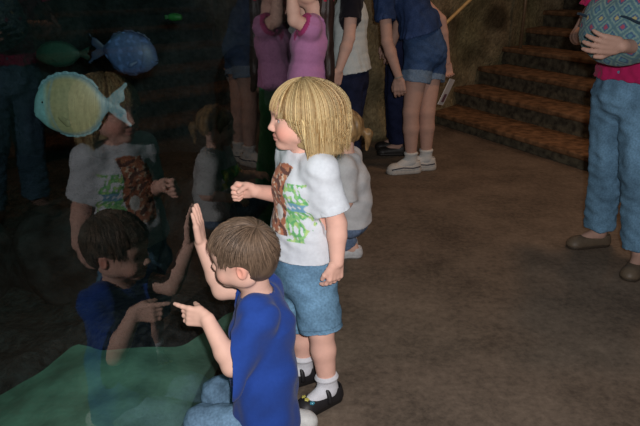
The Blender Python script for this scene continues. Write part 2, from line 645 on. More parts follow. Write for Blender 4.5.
# ================================================================== the room
cam_d = bpy.data.cameras.new('camera'); cam = bpy.data.objects.new('camera', cam_d); COL.objects.link(cam)
cam.location = (0, 0, CAM_H); cam.rotation_euler = (math.pi / 2 - PITCH, 0, 0)
cam_d.sensor_width = 36; cam_d.lens = F_PX / 640 * 36; cam_d.clip_start = .02
SC.camera = cam
SC.view_settings.view_transform = 'Standard'; SC.view_settings.look = 'None'
SC.view_settings.exposure = 0.0; SC.view_settings.gamma = 1.0; SC.view_settings.use_curve_mapping = False
SC.cycles.use_denoising = True
SC.cycles.caustics_reflective = False; SC.cycles.caustics_refractive = False
SC.cycles.max_bounces = 8; SC.cycles.transparent_max_bounces = 16

wd = bpy.data.worlds.new('world'); SC.world = wd; wd.use_nodes = True
wd.node_tree.nodes['Background'].inputs['Color'].default_value = (1.0, .93, .93, 1)
wd.node_tree.nodes['Background'].inputs['Strength'].default_value = AMBIENT


def lamp(name, kind, loc, energy, color, **kw):
    d = bpy.data.lights.new(name, kind); d.energy = energy; d.color = color
    for k_, v in kw.items():
        setattr(d, k_, v)
    o = bpy.data.objects.new(name, d); COL.objects.link(o); o.location = loc
    return o


def aim(o, tgt):
    o.rotation_euler = (Vector(tgt) - o.location).to_track_quat('-Z', 'Y').to_euler()


lamp('camera_flash', 'POINT', (.07, -.03, 1.54), FLASH, (1.0, .97, .98), shadow_soft_size=.025)
l1 = lamp('stair_spotlight', 'SPOT', (2.9, 5.6, 3.4), 28, (1.0, .55, .28), shadow_soft_size=.12, spot_size=1.9, spot_blend=.8)
aim(l1, (2.0, 5.4, 0))
l2 = lamp('room_spotlight', 'SPOT', (1.7, 3.7, 3.3), 62, (1.0, .58, .32), shadow_soft_size=.15, spot_size=1.7, spot_blend=1.0)
aim(l2, (1.3, 4.0, 0))
l3 = lamp('tank_lamp', 'SPOT', (-1.5, 2.0, 2.35), 9, (.55, 1.0, .85), shadow_soft_size=.2, spot_size=2.0, spot_blend=1.0)
aim(l3, (-.8, 1.9, 0))

# glass line: front face x = GX + GS*y
GX, GS = -.678, .158
GN = nrm(A(1, -GS, 0))          # towards the room
def gx(y): return GX + GS * y
Y0, Y1, GH = -1.3, 4.95, 2.5


def prism(poly, z0, z1):
    n = len(poly)
    V = [(x, y, z0) for x, y in poly] + [(x, y, z1) for x, y in poly]
    Fc = [tuple(range(n - 1, -1, -1)), tuple(range(n, 2 * n))] + [(i, (i + 1) % n, n + (i + 1) % n, n + i) for i in range(n)]
    return V, Fc


def box(c, sz, R=None):
    R = np.eye(3) if R is None else R
    V = []
    for dz in (-.5, .5):
        for dx, dy in ((-.5, -.5), (.5, -.5), (.5, .5), (-.5, .5)):
            V.append(np.asarray(c) + dx * sz[0] * R[0] + dy * sz[1] * R[1] + dz * sz[2] * R[2])
    return V, [(3, 2, 1, 0), (4, 5, 6, 7), (0, 1, 5, 4), (1, 2, 6, 5), (2, 3, 7, 6), (3, 0, 4, 7)]


# floor
mf, nt, b = new_mat('stained_concrete')
N, L = nt.nodes.new, nt.links.new
tc = N('ShaderNodeTexCoord')
n1 = N('ShaderNodeTexNoise'); n1.inputs['Scale'].default_value = 2.2; n1.inputs['Detail'].default_value = 8; n1.inputs['Roughness'].default_value = .7
n2 = N('ShaderNodeTexNoise'); n2.inputs['Scale'].default_value = 34; n2.inputs['Detail'].default_value = 6; n2.inputs['Roughness'].default_value = .75
L(tc.outputs['Object'], n1.inputs['Vector']); L(tc.outputs['Object'], n2.inputs['Vector'])
mm = N('ShaderNodeMath'); mm.operation = 'MULTIPLY_ADD'; mm.inputs[1].default_value = .55
m2 = N('ShaderNodeMath'); m2.operation = 'MULTIPLY'; m2.inputs[1].default_value = .45
L(n1.outputs['Fac'], mm.inputs[0]); L(n2.outputs['Fac'], m2.inputs[0]); L(m2.outputs[0], mm.inputs[2])
cr = N('ShaderNodeValToRGB'); e = cr.color_ramp.elements
e[0].position = .36; e[0].color = (*(FLOORC * .45), 1); e[1].position = .66; e[1].color = (*(FLOORC * 1.75), 1)
L(mm.outputs[0], cr.inputs['Fac']); L(cr.outputs['Color'], b.inputs['Base Color'])
bp = N('ShaderNodeBump'); bp.inputs['Strength'].default_value = .35; bp.inputs['Distance'].default_value = .006
L(n2.outputs['Fac'], bp.inputs['Height']); L(bp.outputs['Normal'], b.inputs['Normal'])
b.inputs['Roughness'].default_value = .8; b.inputs['Specular IOR Level'].default_value = .25
V, Fc = prism([(gx(Y0), Y0), (5.5, Y0), (5.5, 9.5), (gx(9.5), 9.5)], -.06, 0)
struct(add_mesh('floor', V, Fc, mf, smooth=False))

# glass pane of the tank
mg = bpy.data.materials.new('tank_glass'); mg.use_nodes = True
nt = mg.node_tree; nt.nodes.remove(nt.nodes['Principled BSDF'])
N, L = nt.nodes.new, nt.links.new
tr = N('ShaderNodeBsdfTransparent'); tr.inputs['Color'].default_value = (.97, .99, .98, 1)
gl = N('ShaderNodeBsdfGlossy'); gl.inputs['Roughness'].default_value = .0
fr = N('ShaderNodeFresnel'); fr.inputs['IOR'].default_value = GLASS_IOR
ge = N('ShaderNodeNewGeometry')
ml = N('ShaderNodeMath'); ml.operation = 'SUBTRACT'; ml.inputs[0].default_value = 1
L(ge.outputs['Backfacing'], ml.inputs[1])
mu = N('ShaderNodeMath'); mu.operation = 'MULTIPLY'
L(fr.outputs['Fac'], mu.inputs[0]); L(ml.outputs[0], mu.inputs[1])
mx = N('ShaderNodeMixShader'); L(mu.outputs[0], mx.inputs['Fac']); L(tr.outputs[0], mx.inputs[1]); L(gl.outputs[0], mx.inputs[2])
L(mx.outputs[0], nt.nodes['Material Output'].inputs['Surface'])
gt = .03
V, Fc = prism([(gx(Y0), Y0), (gx(Y1), Y1), (gx(Y1) - gt, Y1), (gx(Y0) - gt, Y0)], 0, GH)
struct(add_mesh('window_1', V, Fc, mg, smooth=False))

# water: absorbs towards teal
mw = bpy.data.materials.new('tank_water'); mw.use_nodes = True
nt = mw.node_tree; nt.nodes.remove(nt.nodes['Principled BSDF'])
tr = nt.nodes.new('ShaderNodeBsdfTransparent'); va = nt.nodes.new('ShaderNodeVolumeAbsorption')
va.inputs['Color'].default_value = (.40, .78, .70, 1); va.inputs['Density'].default_value = WATER
nt.links.new(tr.outputs[0], nt.nodes['Material Output'].inputs['Surface']); nt.links.new(va.outputs[0], nt.nodes['Material Output'].inputs['Volume'])
V, Fc = prism([(gx(Y0) - .031, Y0), (gx(Y1) - .031, Y1), (-3.4, Y1), (-3.4, Y0)], .001, GH - .1)
w_ = struct(add_mesh('water', V, Fc, mw, smooth=False))

mgrav = mat('dark_gravel', lin(46, 42, 44), rough=.95, spec=.1, nscale=30, namt=.5, bscale=50, bstr=1, bdist=.02, detail=8)
V, Fc = prism([(-3.5, Y0), (gx(Y0) - .001, Y0), (gx(Y1) - .001, Y1), (gx(Y1) - .001, Y1 + .3), (-3.5, Y1 + .3)], -.06, 0)
struct(add_mesh('floor_tank', V, Fc, mgrav, smooth=False))

# sand bed, rising in a low mound towards the glass
xs = np.linspace(-3.2, .12, 170); ys = np.linspace(Y0 + .02, Y1 - .08, 260)
GXX, GYY = np.meshgrid(xs, ys, indexing='ij')
pp = np.stack([GXX.ravel(), GYY.ravel(), np.zeros(GXX.size)], 1)
zz = .03 + .10 * np.exp(-((pp[:, 0] + .75) / .5) ** 2 - ((pp[:, 1] - 2.0) / .55) ** 2) + .02 * wob(pp, 5, 2) + .006 * wob(pp, 22, 3)
zz = np.maximum(zz, .004)
pp[:, 2] = zz
pp[:, 0] = np.minimum(pp[:, 0], gx(pp[:, 1]) - .033)
n_, m_ = GXX.shape
I = np.arange(n_ * m_).reshape(n_, m_)
Q = np.stack([I[:-1, :-1].ravel(), I[1:, :-1].ravel(), I[1:, 1:].ravel(), I[:-1, 1:].ravel()], 1)
msand = mat('wet_sand', SANDC * .85, rough=.95, spec=.1, nscale=9, namt=.16, bscale=60, bstr=.5, bdist=.006, col2=SANDC * 1.1, detail=8)
yb = 2.03 + .36 * np.exp(-((pp[:, 0] + .36) / .11) ** 2) - 1.05 * np.maximum(0, -.95 - pp[:, 0]) + .05 * wob(pp * A(1, 1, 0), 14, 4)
t_ = np.clip((pp[:, 1] - yb) / .16 + .5, 0, 1)
gp = pp.copy(); gp[:, 2] += -.03 + .075 * t_ * t_ * (3 - 2 * t_) + .010 * wob(pp * A(1, 1, 0), 38, 6) * t_
gp[:, 2] = np.where(t_ > .05, np.maximum(gp[:, 2], -.01), -.02)
keep = t_[Q].max(1) > .04
gq = Q[keep]; u_, inv_ = np.unique(gq, return_inverse=True)
gr = add_mesh('gravel', gp[u_], inv_.reshape(gq.shape), mgrav); tag(gr, 'dark gravel covering the back of the tank bottom beyond the sand', 'gravel', kind='stuff')
keep = t_[Q].min(1) < .95
sq_ = Q[keep]; u_, inv_ = np.unique(sq_, return_inverse=True)
sand = add_mesh('sand', pp[u_], inv_.reshape(sq_.shape), msand); tag(sand, 'rippled greenish sand covering the bottom of the tank behind the glass', 'sand', kind='stuff')

# rock faces
ROCK = lin(160, 142, 112)


def rock_color(P, seed, base=ROCK, moss=lin(118, 118, 84)):
    a = np.clip(.5 + .45 * wob(P, 5, seed), 0, 1)[:, None]
    c = base * (1 - a * .7) + moss * a * .7
    v = 1 + .22 * wob(P, 16, seed + 1) + .18 * wob(P, 45, seed + 2)
    cav = np.clip(.9 - 1.1 * np.clip(wob(P, 7, seed + 3) - .8, 0, 1), .25, 1)
    return np.clip(c * (v * cav)[:, None], .004, 1)


mrock = mat('rock_face', rough=.95, spec=.15, nscale=25, namt=.3, bscale=40, bstr=.8, bdist=.02, detail=8)


def rock_wall(name, path, h, seed, amp=.07, base=ROCK, moss=lin(118, 118, 84), z0=0.0, thick=.35, dn=.045):
    """a solid rough wall along a plan polyline; the rough face lies to the right of the path's direction"""
    path = np.asarray(path, float)
    seg = np.linalg.norm(np.diff(path, axis=0), axis=1); cum = np.concatenate([[0], np.cumsum(seg)])
    n = int(cum[-1] / dn) + 2
    t = np.linspace(0, cum[-1], n)
    X = np.interp(t, cum, path[:, 0]); Y = np.interp(t, cum, path[:, 1])
    T = np.stack([np.gradient(X), np.gradient(Y)], 1)
    for _ in range(6):
        T[1:-1] = (T[:-2] + T[1:-1] * 2 + T[2:]) / 4
    T /= np.linalg.norm(T, axis=1)[:, None]
    Nn = np.stack([T[:, 1], -T[:, 0]], 1)
    m = int(h / dn) + 2
    Z = np.linspace(z0, h, m)
    P = np.zeros((n, m, 3)); P[..., 0] = X[:, None]; P[..., 1] = Y[:, None]; P[..., 2] = Z[None]
    p = P.reshape(-1, 3)
    d = amp * (wob(p, 3.2, seed) * .7 + .35 * np.abs(wob(p, 8, seed + 1)) + .18 * wob(p, 20, seed + 2)) + .04 * np.exp(-((p[:, 2] - z0) / .15) ** 2)
    Fp = P.copy(); Fp[..., :2] += Nn[:, None] * d.reshape(n, m)[..., None]
    Bp = P.copy(); Bp[..., :2] -= Nn[:, None] * thick
    V = np.concatenate([Fp.reshape(-1, 3), Bp.reshape(-1, 3)])
    I = np.arange(n * m).reshape(n, m); J_ = I + n * m
    q = lambda G: np.stack([G[:-1, :-1].ravel(), G[1:, :-1].ravel(), G[1:, 1:].ravel(), G[:-1, 1:].ravel()], 1)
    Qs = [q(I), q(J_)[:, ::-1]]
    for a, b_ in ((I[:, 0], J_[:, 0]), (J_[:, -1], I[:, -1]), (J_[0], I[0]), (I[-1], J_[-1])):
        Qs.append(np.stack([b_[:-1], b_[1:], a[1:], a[:-1]], 1))
    return struct(add_mesh(name, V, np.concatenate(Qs), mrock, None, rock_color(V, seed, base, moss)))


rock_wall('wall_back', [(.02, 5.15), (.5, 5.62), (1.02, 6.18), (1.25, 6.42), (2.0, 7.15), (2.75, 7.9), (3.6, 8.7)], 2.6, 11)
rock_wall('wall_left', [(-3.4, Y0), (-3.4, Y1)], 2.5, 31, amp=.12, base=lin(112, 82, 94), moss=lin(102, 78, 90), dn=.1)
rock_wall('wall_tank_end', [(-3.4, Y1 + .1), (.0, Y1 + .1)], 2.5, 41, amp=.12, base=lin(112, 82, 94), moss=lin(102, 78, 90), dn=.1)
rock_wall('wall_right', [(3.6, 8.9), (5.2, 5.6)], 3.0, 51, amp=.06, base=lin(60, 50, 42), moss=lin(50, 48, 38), dn=.08)

# boulders in the tank, at the far edge of the sand
mboul = mat('tank_rock_stone', lin(30, 25, 27), rough=.95, spec=.1, nscale=12, namt=.5, bscale=30, bstr=.8, bdist=.02, col2=lin(42, 36, 38), detail=8)


def boulder(c, r, seed, label):
    fl = Field(np.asarray(c) - np.max(r) * 1.5, np.asarray(c) + np.max(r) * 1.5, max(r) / 22)
    rg = np.random.default_rng(seed)
    fl.ell(c, r, None, 0)
    for _ in range(5):
        o = rg.normal(size=3); o = nrm(o) * np.asarray(r) * .6
        fl.ell(np.asarray(c) + o, np.asarray(r) * rg.uniform(.35, .6), None, .05)
    fl.plane((0, 0, .012), (0, 0, -1))
    o = add_field('boulder', fl, mboul, None, None, lambda P: max(r) * (.06 * wob(P, 5 / max(r), seed) + .03 * wob(P, 14 / max(r), seed + 1)))
    return tag(o, label, 'rock', 'dark boulders on the tank bottom')


boulder((-.60, 2.85, .20), (.20, .25, .34), 1, 'dark boulder right behind the glass above the pointing hand')
boulder((-1.20, 2.70, .18), (.28, .26, .27), 2, 'broad dark boulder at the middle of the sand bank, left of the touching fingers')
boulder((-1.80, 2.55, .20), (.38, .34, .30), 3, 'dark boulder at the left end of the sand bank')
boulder((-2.3, 3.3, .35), (.5, .4, .6), 5, 'tall dark rock deep in the tank at the far left')
boulder((-.46, 3.75, .4), (.18, .40, .6), 6, 'tall dark rock deep in the tank behind the upright palm')

# stairs, going up to the right and away
UP = nrm(A(.88, .475, 0)); AL = A(UP[1], -UP[0], 0)      # along the nosings, towards the room's right
mtread = mat('stair_tread_stone', TREADC * .8, rough=.85, spec=.2, nscale=14, namt=.3, bscale=60, bstr=.4, bdist=.004, col2=TREADC * 1.15, detail=8)
mriser = mat('stair_riser_stone', lin(84, 78, 68), rough=.95, spec=.1, nscale=16, namt=.35, bscale=40, bstr=.7, bdist=.01, col2=lin(98, 92, 76), detail=8)
st = bpy.data.objects.new('staircase', None); COL.objects.link(st); st.location = (1.6, 5.5, 0); struct(st)
LE = np.array([(1.18, 6.28), (1.53, 6.47), (1.85, 6.71), (2.17, 6.98), (2.39, 7.41), (2.66, 7.74), (2.9, 8.0), (3.2, 8.3), (3.5, 8.6)])
for k_ in range(9):
    D, Z = 4.02 + .4 * k_, .13 + .18 * k_
    off = A(*LE[k_], 0); off = off - UP * (off @ UP) + UP * D - AL * .25
    R = np.array([AL, UP, A(0, 0, 1)])
    ln = 3.6
    zb = 0.001 if k_ == 0 else Z - .18 - .05
    V, Fc = box(off + AL * ln / 2 + UP * .26 + A(0, 0, (zb + Z - .05) / 2), (ln, .46, Z - .05 - zb), R)
    s_ = add_mesh('riser', V, Fc, mriser, st, smooth=False)
    V, Fc = box(off + AL * ln / 2 + UP * .225 + A(0, 0, Z - .025), (ln, .47, .049), R)
    s_ = add_mesh('tread', V, Fc, mtread, st, smooth=False)
    bv = s_.modifiers.new('bevel', 'BEVEL'); bv.width = .015; bv.segments = 3

mbrass = mat('brass_rail', lin(238, 196, 130), rough=.38, spec=.5, nscale=20, namt=.1, bstr=0, metal=.25)
miron = mat('dark_iron', lin(140, 118, 92), rough=.45, spec=.5, nscale=20, namt=.1, bstr=0, metal=.3)
hr = bpy.data.objects.new('handrail', None); COL.objects.link(hr)
ra, rb = at(446, 23, 5.82), at(472, -2, 5.95)
rd = rb - ra
hr.location = (ra[0], ra[1], 0)
tag(hr, 'shiny brass handrail sloping up along the rock wall beside the stairs', 'handrail')
V, Fc = tube([ra - rd * .12, ra, ra + rd * .5, rb, rb + rd * .8], .016, 12); add_mesh('rail', V, Fc, mbrass, hr)
for t in (.1, 1.5):
    p = ra + rd * t
    V, Fc = tube([p - A(0, 0, .012), p + A(-.02, .14, -.07), p + A(-.08, .42, -.07)], .009, 8); add_mesh('bracket', V, Fc, miron, hr)
pb = at(521, 41, 7.05)
ps = bpy.data.objects.new('railing_post', None); COL.objects.link(ps); ps.location = pb
tag(ps, 'thin upright metal post at the left end of the stairs', 'post')
V, Fc = tube([pb + A(0, 0, -.12), pb + A(.0, 0, .5), pb + A(.0, 0, 1.1)], .018, 12); add_mesh('pole', V, Fc, miron, ps)
V, Fc = tube([pb + A(0, 0, -.13), pb + A(0, 0, -.1)], .05, 16); add_mesh('base_flange', V, Fc, miron, ps)


# ================================================================== fish
def fish(name, C, fwd, Lh, hgt, thick, col, edge, face, label, spots=None, res=None):
    """deep-bodied reef fish; Lh body length without tail"""
    R = frame(fwd)
    P = lambda f, l, u: C + f * R[0] + l * R[1] + u * R[2]
    res = res or Lh / 70
    fl = Field(C - Lh * .8, C + Lh * .8, res)
    a, hh, t = Lh / 2, hgt / 2, thick / 2
    fl.ell(C, (a * .96, t, hh * .94), R, 0)
    fl.ell(P(a * .40, 0, -hh * .10), (a * .60, t * .95, hh * .62), R, .02)
    fl.cone(P(-a * .6, 0, 0), P(-a * 1.1, 0, 0), hh * .30, hh * .14, .03, side=R[1], q=.35)
    fl.cone(P(a * .80, 0, -hh * .16), P(a * .99, 0, -hh * .24), hh * .16, hh * .09, .02, side=R[1], q=.7)
    fl.ell(P(a * 1.04, 0, -hh * .25), (a * .08, t * .5, hh * .012), R, .002, 's')
    def colr(V):
        q = (V - C) @ R.T
        rr = np.sqrt((q[:, 0] / a) ** 2 + (q[:, 2] / hh) ** 2)
        w = np.clip((rr - .80) / .14, 0, 1)[:, None]
        c = col * (1 - w) + edge * w
        fw = np.clip((q[:, 0] - a * .50) / (a * .2), 0, 1)[:, None]
        c = c * (1 - fw) + face * fw
        g = np.exp(-((q[:, 0] - a * (.52 - .25 * (q[:, 2] / hh) ** 2)) / (a * .035)) ** 2)[:, None] * .6
        c = c * (1 - g) + edge * g
        if spots is not None:
            s_ = np.clip(wob(q, 260, 5) * 1.4 - .6, 0, 1)[:, None]
            c = c * (1 - s_) + spots * s_
        c = c * (1 + .05 * np.sin(q[:, [0]] * 300 + 2 * np.sin(q[:, [2]] * 40)))
        return np.clip(c, .004, 1)
    o = add_field(name, fl, M['fish'], None, colr)
    def fin(nm, pts, c, th, rays):
        f = Field(C - Lh, C + Lh, res)
        for (p0, p1, r0, r1) in pts:
            f.cone(P(*p0), P(*p1), r0, r1, .012, side=R[1], q=th)
        def cf(V):
            q = (V - C) @ R.T
            return np.clip(np.asarray(c)[None] * (1 + .18 * np.sin(np.arctan2(q[:, 2], q[:, 0] + a * rays) * 60))[:, None], .004, 1)
        return add_field(nm, f, M['fish'], o, cf)
    fin('tail_fin', [((-a * 1.05, 0, 0), (-a * 1.62, 0, hh * .62), hh * .13, hh * .06), ((-a * 1.05, 0, 0), (-a * 1.62, 0, -hh * .62), hh * .13, hh * .06),
                     ((-a * 1.08, 0, 0), (-a * 1.40, 0, hh * .25), hh * .13, hh * .18), ((-a * 1.08, 0, 0), (-a * 1.40, 0, -hh * .25), hh * .13, hh * .18)], edge * .9, .2, .9)
    ang = np.linspace(.55, 2.55, 9)
    fin('dorsal_fin', [((a * .97 * math.cos(t0), 0, hh * .94 * math.sin(t0)), (a * .97 * math.cos(t1), 0, hh * .94 * math.sin(t1)), hh * .055, hh * .055) for t0, t1 in zip(ang[:-1], ang[1:])], edge, .22, .3)
    ang = np.linspace(-2.5, -1.15, 7)
    fin('anal_fin', [((a * .95 * math.cos(t0), 0, hh * .93 * math.sin(t0)), (a * .95 * math.cos(t1), 0, hh * .93 * math.sin(t1)), hh * .06, hh * .06) for t0, t1 in zip(ang[:-1], ang[1:])], edge, .22, .3)
    for y in (-1, 1):
        fin('pectoral_fin', [((a * .42, y * t * .95, -hh * .22), (a * .05, y * t * 1.25, -hh * .5), hh * .05, hh * .12)], col * .85, .25, .1)
        c0 = P(a * .70, y * t * .66, hh * .12)
        f = Field(c0 - .03, c0 + .03, max(.0015, res * .5)); f.ell(c0, (hh * .075,) * 3, R)
        add_field('eye', f, M['eye'], o, lambda V, c0=c0: np.where((np.linalg.norm((V - c0) @ R.T[:, [0, 2]], axis=1) < hh * .045)[:, None], A(.01, .01, .01), lin(190, 180, 110)))
    tag(o, label, 'fish')
    return o


fish('surgeonfish', at(71, 105, 1.80), (-1, .0, .0), .205, .192, .045, FISH1, lin(82, 106, 116), lin(92, 124, 128), 'large pale yellow-green oval fish with blue tail swimming left behind the glass')
fish('spotted_fish', at(131, 53, 2.35), (1, .05, -.12), .185, .165, .045, FISH2, lin(30, 38, 62), lin(60, 72, 100), 'blue-grey speckled round fish swimming right, above the pale oval fish', spots=FISH2 * 1.6)
fish('dark_fish', at(58, 54, 3.0), (-1, 0, 0), .20, .12, .04, lin(40, 66, 58), lin(30, 50, 46), lin(36, 56, 50), 'faint dark green fish deep in the tank, above and left of the pale oval fish')
fish('green_fish', at(175, 17, 2.9), (1, .1, 0), .055, .026, .014, lin(34, 96, 40), lin(30, 80, 36), lin(36, 90, 40), 'tiny bright green fish near the top of the tank')


# ================================================================== people
ADULT = dict(hip=.118, waist=.098, chest=.108, q=1.45, sh=.058, arm=.047, elb=.040, fore=.041, wrist=.027, thigh=.088, knee=.057, calf=.057, ankle=.037, neck=.056)


def W(s, **kw):
    d = {k_: (v if k_ == 'q' else v * s) for k_, v in ADULT.items()}
    d.update(kw)
    return d


def side_of(F):
    return nrm(np.cross(A(0, 0, 1), F))


def shoe_mesh(J, s, w, res, parent, color, L0, wid, hgt, sole=.018, heel=.3, mat_=None, name='shoe', open_top=True, solecol=None, up=A(0, 0, 1), chunky=0, vamp=False):
    """a shoe along ankle -> toe; L0 length, its sole lies ankle-height below"""
    an = J['an' + s]
    d = J['toe' + s] - an; d = nrm(d - up * (d @ up))
    R = frame(d, up)
    base = an - up * J['anh']
    P = lambda f, l, u: base + f * R[0] + l * R[1] + u * R[2]
    fl = Field(base - L0 * 1.0 - .02, base + L0 * 1.0 + .08, res)
    bk = -L0 * heel
    fr_ = L0 * (1 - heel)
    # upper
    fl.cone(P(bk + wid * .42, 0, hgt * .36), P(fr_ - wid * .5, 0, hgt * .30), wid * .44, wid * .47, .01)
    fl.ell(P(fr_ - wid * .55, 0, hgt * .28), (wid * .55, wid * .50, hgt * .45), R, .015)
    fl.cone(P(bk + wid * .42, 0, hgt * .3), P(bk + wid * .48, 0, hgt * .85), wid * .42, wid * .40, .015)
    fl.cone(P(bk + wid * .5, 0, hgt * .75), P(fr_ - wid * .7, 0, hgt * .35), wid * .36, wid * .42, .02)
    if open_top:
        fl.cone(P(bk + wid * .48, 0, hgt * .8), P(bk + wid * .48, 0, hgt * 1.6), wid * .33, wid * .40, .004, 's')
    if vamp:
        fl.ell(P(bk + wid * 1.25, 0, hgt * 1.0), (wid * .50, wid * .33, hgt * .62), R, .004, 's')
    fl.plane(P(0, 0, sole * .7), -R[2])
    sl = Field(base - L0 * 1.0 - .02, base + L0 * 1.0 + .05, res)
    so = sole * .5
    sl.cone(P(bk + wid * .45, 0, so), P(fr_ - wid * .52, 0, so), wid * .46 + chunky, wid * .52 + chunky, .0)
    sl.plane(P(0, 0, 0), -R[2]); sl.plane(P(0, 0, sole), R[2])
    o = add_field(name, fl, mat_ or M['leather'], parent, color)
    add_field('sole', sl, M['leather'], o, solecol if solecol is not None else color)
    return o, P, (bk, fr_)


def lofted(P0, *a):
    return P0


# ------------------------------------------------------------------ girl in the white tiger shirt
F = nrm(A(-.86, -.5, 0)); Sc = side_of(F); Sp = side_of(A(-.82, -.57, 0))
J = dict(Sp=Sp, Sc=Sc)
J['nb'] = at(306, 150, 1.92)
J['head'] = at(301, 114, 1.90)
J['HR'] = frame(A(-1, -.20, -.05))
J['chest'] = at(304, 184, 1.93); J['waist'] = at(304, 228, 1.94); J['pelvis'] = at(305, 272, 1.95)
J['shL'] = J['nb'] + Sc * .096 + A(0, 0, -.042); J['shR'] = J['nb'] - Sc * .096 + A(0, 0, -.038)
J['elL'] = at(337, 224, 1.83); J['wrL'] = at(337, 262, 1.79)
J['elR'] = at(293, 197, 2.03); J['wrR'] = at(255, 191, 1.915)
J['hipL'] = J['pelvis'] + Sp * .055 + A(0, 0, -.02); J['hipR'] = J['pelvis'] - Sp * .055 + A(0, 0, -.02)
zl = floor_at(328, 389, .055); zr = floor_at(304, 368, .055)
J['anL'] = zl; J['anR'] = zr; J['anh'] = .055
J['knL'] = at(321, 330, (J['hipL'][1] + zl[1]) / 2 - .01); J['knR'] = at(302, 325, (J['hipR'][1] + zr[1]) / 2)
fd = nrm(A(-.80, -.60, 0))
J['toeL'] = zl + fd * .11 + A(0, 0, -.03); J['toeR'] = zr + nrm(A(-.9, -.4, 0)) * .11 + A(0, 0, -.03)
w = W(.70, hip=.094, waist=.088, chest=.084, q=1.18, sh=.039, arm=.035, elb=.031, fore=.031, wrist=.022, thigh=.066, knee=.044, calf=.043, ankle=.028, neck=.040)
GIRL = J
gold = lin(202, 174, 126)
hands = dict(L=dict(D=A(-.1, .05, -1), N=nrm(A(-.5, .6, 0)), side=-1, s=.115, curl=[(.45, .5, .3)] * 4, thumb=(.3, .3)),
             R=dict(D=A(-1, -.1, .10), N=A(-.1, -1, -.35), side=1, s=.118, curl=[(1.0, 1.7, .9), (1.1, 1.7, .9), (1.2, 1.7, .9), (1.25, 1.7, .9)], thumb=(.0, .95)))
girl = body_mesh(J, w, .0032, 1.0, SKIN * A(1.05, 1.0, 1.0), lin(120, 90, 60), hands, lin(80, 110, 130), blush=.8)
tag(girl, 'blonde girl in white tiger-print T-shirt and denim shorts, standing, fist raised at the glass', 'person')


def print_color(P):
    c = np.tile(lin(226, 232, 238), (len(P), 1))
    R = frame(F)
    q = (P - J['chest']) @ R.T
    f, l, u = q.T
    front = f > -.005
    zt, zb_ = .085, -.165
    n1 = wob(q, 55, 21); n2 = wob(q, 150, 22); n3 = wob(q, 190, 23); n4 = wob(q, 300, 24); n5 = wob(q, 230, 25)
    # tiger
    tl = (l > -.066 + .006 * n1 + .02 * (u > .05)) & (l < .042 + .006 * n1) & (u < zt - .010 + .006 * n1) & (u > zb_ + .015) & front
    st_ = wob(q * A(1, 1, 2.0), 170, 31, 8) > .55
    tc_ = np.where((n4 > .5)[:, None], lin(236, 214, 190), np.where((n3 > .3)[:, None], lin(206, 146, 112), lin(190, 122, 94)))
    tc_ = np.where((st_ | (n5 > 1.2))[:, None], lin(116, 82, 74), tc_)
    belly = (((l - .008) / .018) ** 2 + ((u + .075) / .028) ** 2 < 1)
    tc_ = np.where(belly[:, None], lin(232, 232, 228), tc_)
    c = np.where(tl[:, None], tc_, c)
    fo = (l > .042 + .005 * n1) & (l < .102 + .010 * n2) & (u < zt - .045 + .012 * n1) & (u > zb_) & front
    leaf = (n5 + .7 * np.sin(l * 420 + u * 200 + n1 * 2)) > -.45
    gc = np.where((n3 > .35)[:, None], lin(190, 222, 142), np.where((n4 > .1)[:, None], lin(112, 186, 122), lin(152, 210, 136)))
    gc = np.where(((n1 > .7) & (u > -.06))[:, None], lin(128, 180, 206), gc)
    c = np.where((fo & leaf)[:, None], gc, c)
    return c


tee('t_shirt', J, w, .0030, girl, print_color, infl=.010, sleeve=.76, hempt=J['pelvis'] + nrm(J['waist'] - J['pelvis']) * .092, flare=.016, neck=1.12, wr=.0022, seed=4, loose=.017)
DEN = lin(112, 150, 178)


def denim_col(base, seed, hem=None, J=None):
    def f_(P):
        v = 1 + .16 * wob(P, 22, seed) + .10 * wob(P, 90, seed + 1)
        c = base[None] * v[:, None]
        if hem is not None:
            for (p, n) in hem:
                t = (P - p) @ nrm(n)
                m = (np.abs(t + .018) < .0018)
                c[m] *= .62
                c[(t > -.006) & (t < .02)] *= 1.25
        return np.clip(c, .004, 1)
    return f_


hemd = [(J['hip' + s] + (J['kn' + s] - J['hip' + s]) * .98, J['kn' + s] - J['hip' + s]) for s in 'LR']
pants('denim_shorts', J, w, .0034, girl, denim_col(DEN, 6, hemd), infl=.012, upto=.98, flare=(.006, .020), wr=.0022)
for s in 'LR':
    sock(J, s, w, .0030, girl, h=.062, extra=.006)
    o, P, (bk, fr_) = shoe_mesh(J, s, w, .0028, girl, lin(38, 36, 38), .196, .076, .060, sole=.024, heel=.30, name='shoe', solecol=lin(30, 28, 28), vamp=True)
    # strap over the instep, and beads on the toe
    pts = [P(.020, .038 * math.cos(t), .030 + .048 * math.sin(t)) for t in np.linspace(-.1, math.pi + .1, 20)]
    V, Fc = tube(pts, .009, 8); add_mesh('strap', V, Fc, M['leather'], o, np.tile(lin(34, 32, 34), (len(V), 1)))
    for (f_, l_, u_, cc) in ((.088, .024, .050, lin(70, 150, 170)), (.096, .004, .056, lin(206, 196, 96)), (.094, -.016, .053, lin(206, 196, 96))):
        c0 = P(f_, l_, u_)
        fb = Field(c0 - .016, c0 + .016, .0014)
        for t in range(5):
            fb.ell(c0 + P(.0055 * math.cos(t * 1.257), .0055 * math.sin(t * 1.257), 0) - P(0, 0, 0), (.0042,) * 3, None, .001)
        fb.ell(c0 + A(0, 0, .002), (.003,) * 3, None, .0)
        add_field('flower_bead', fb, M['eye'], o, cc)


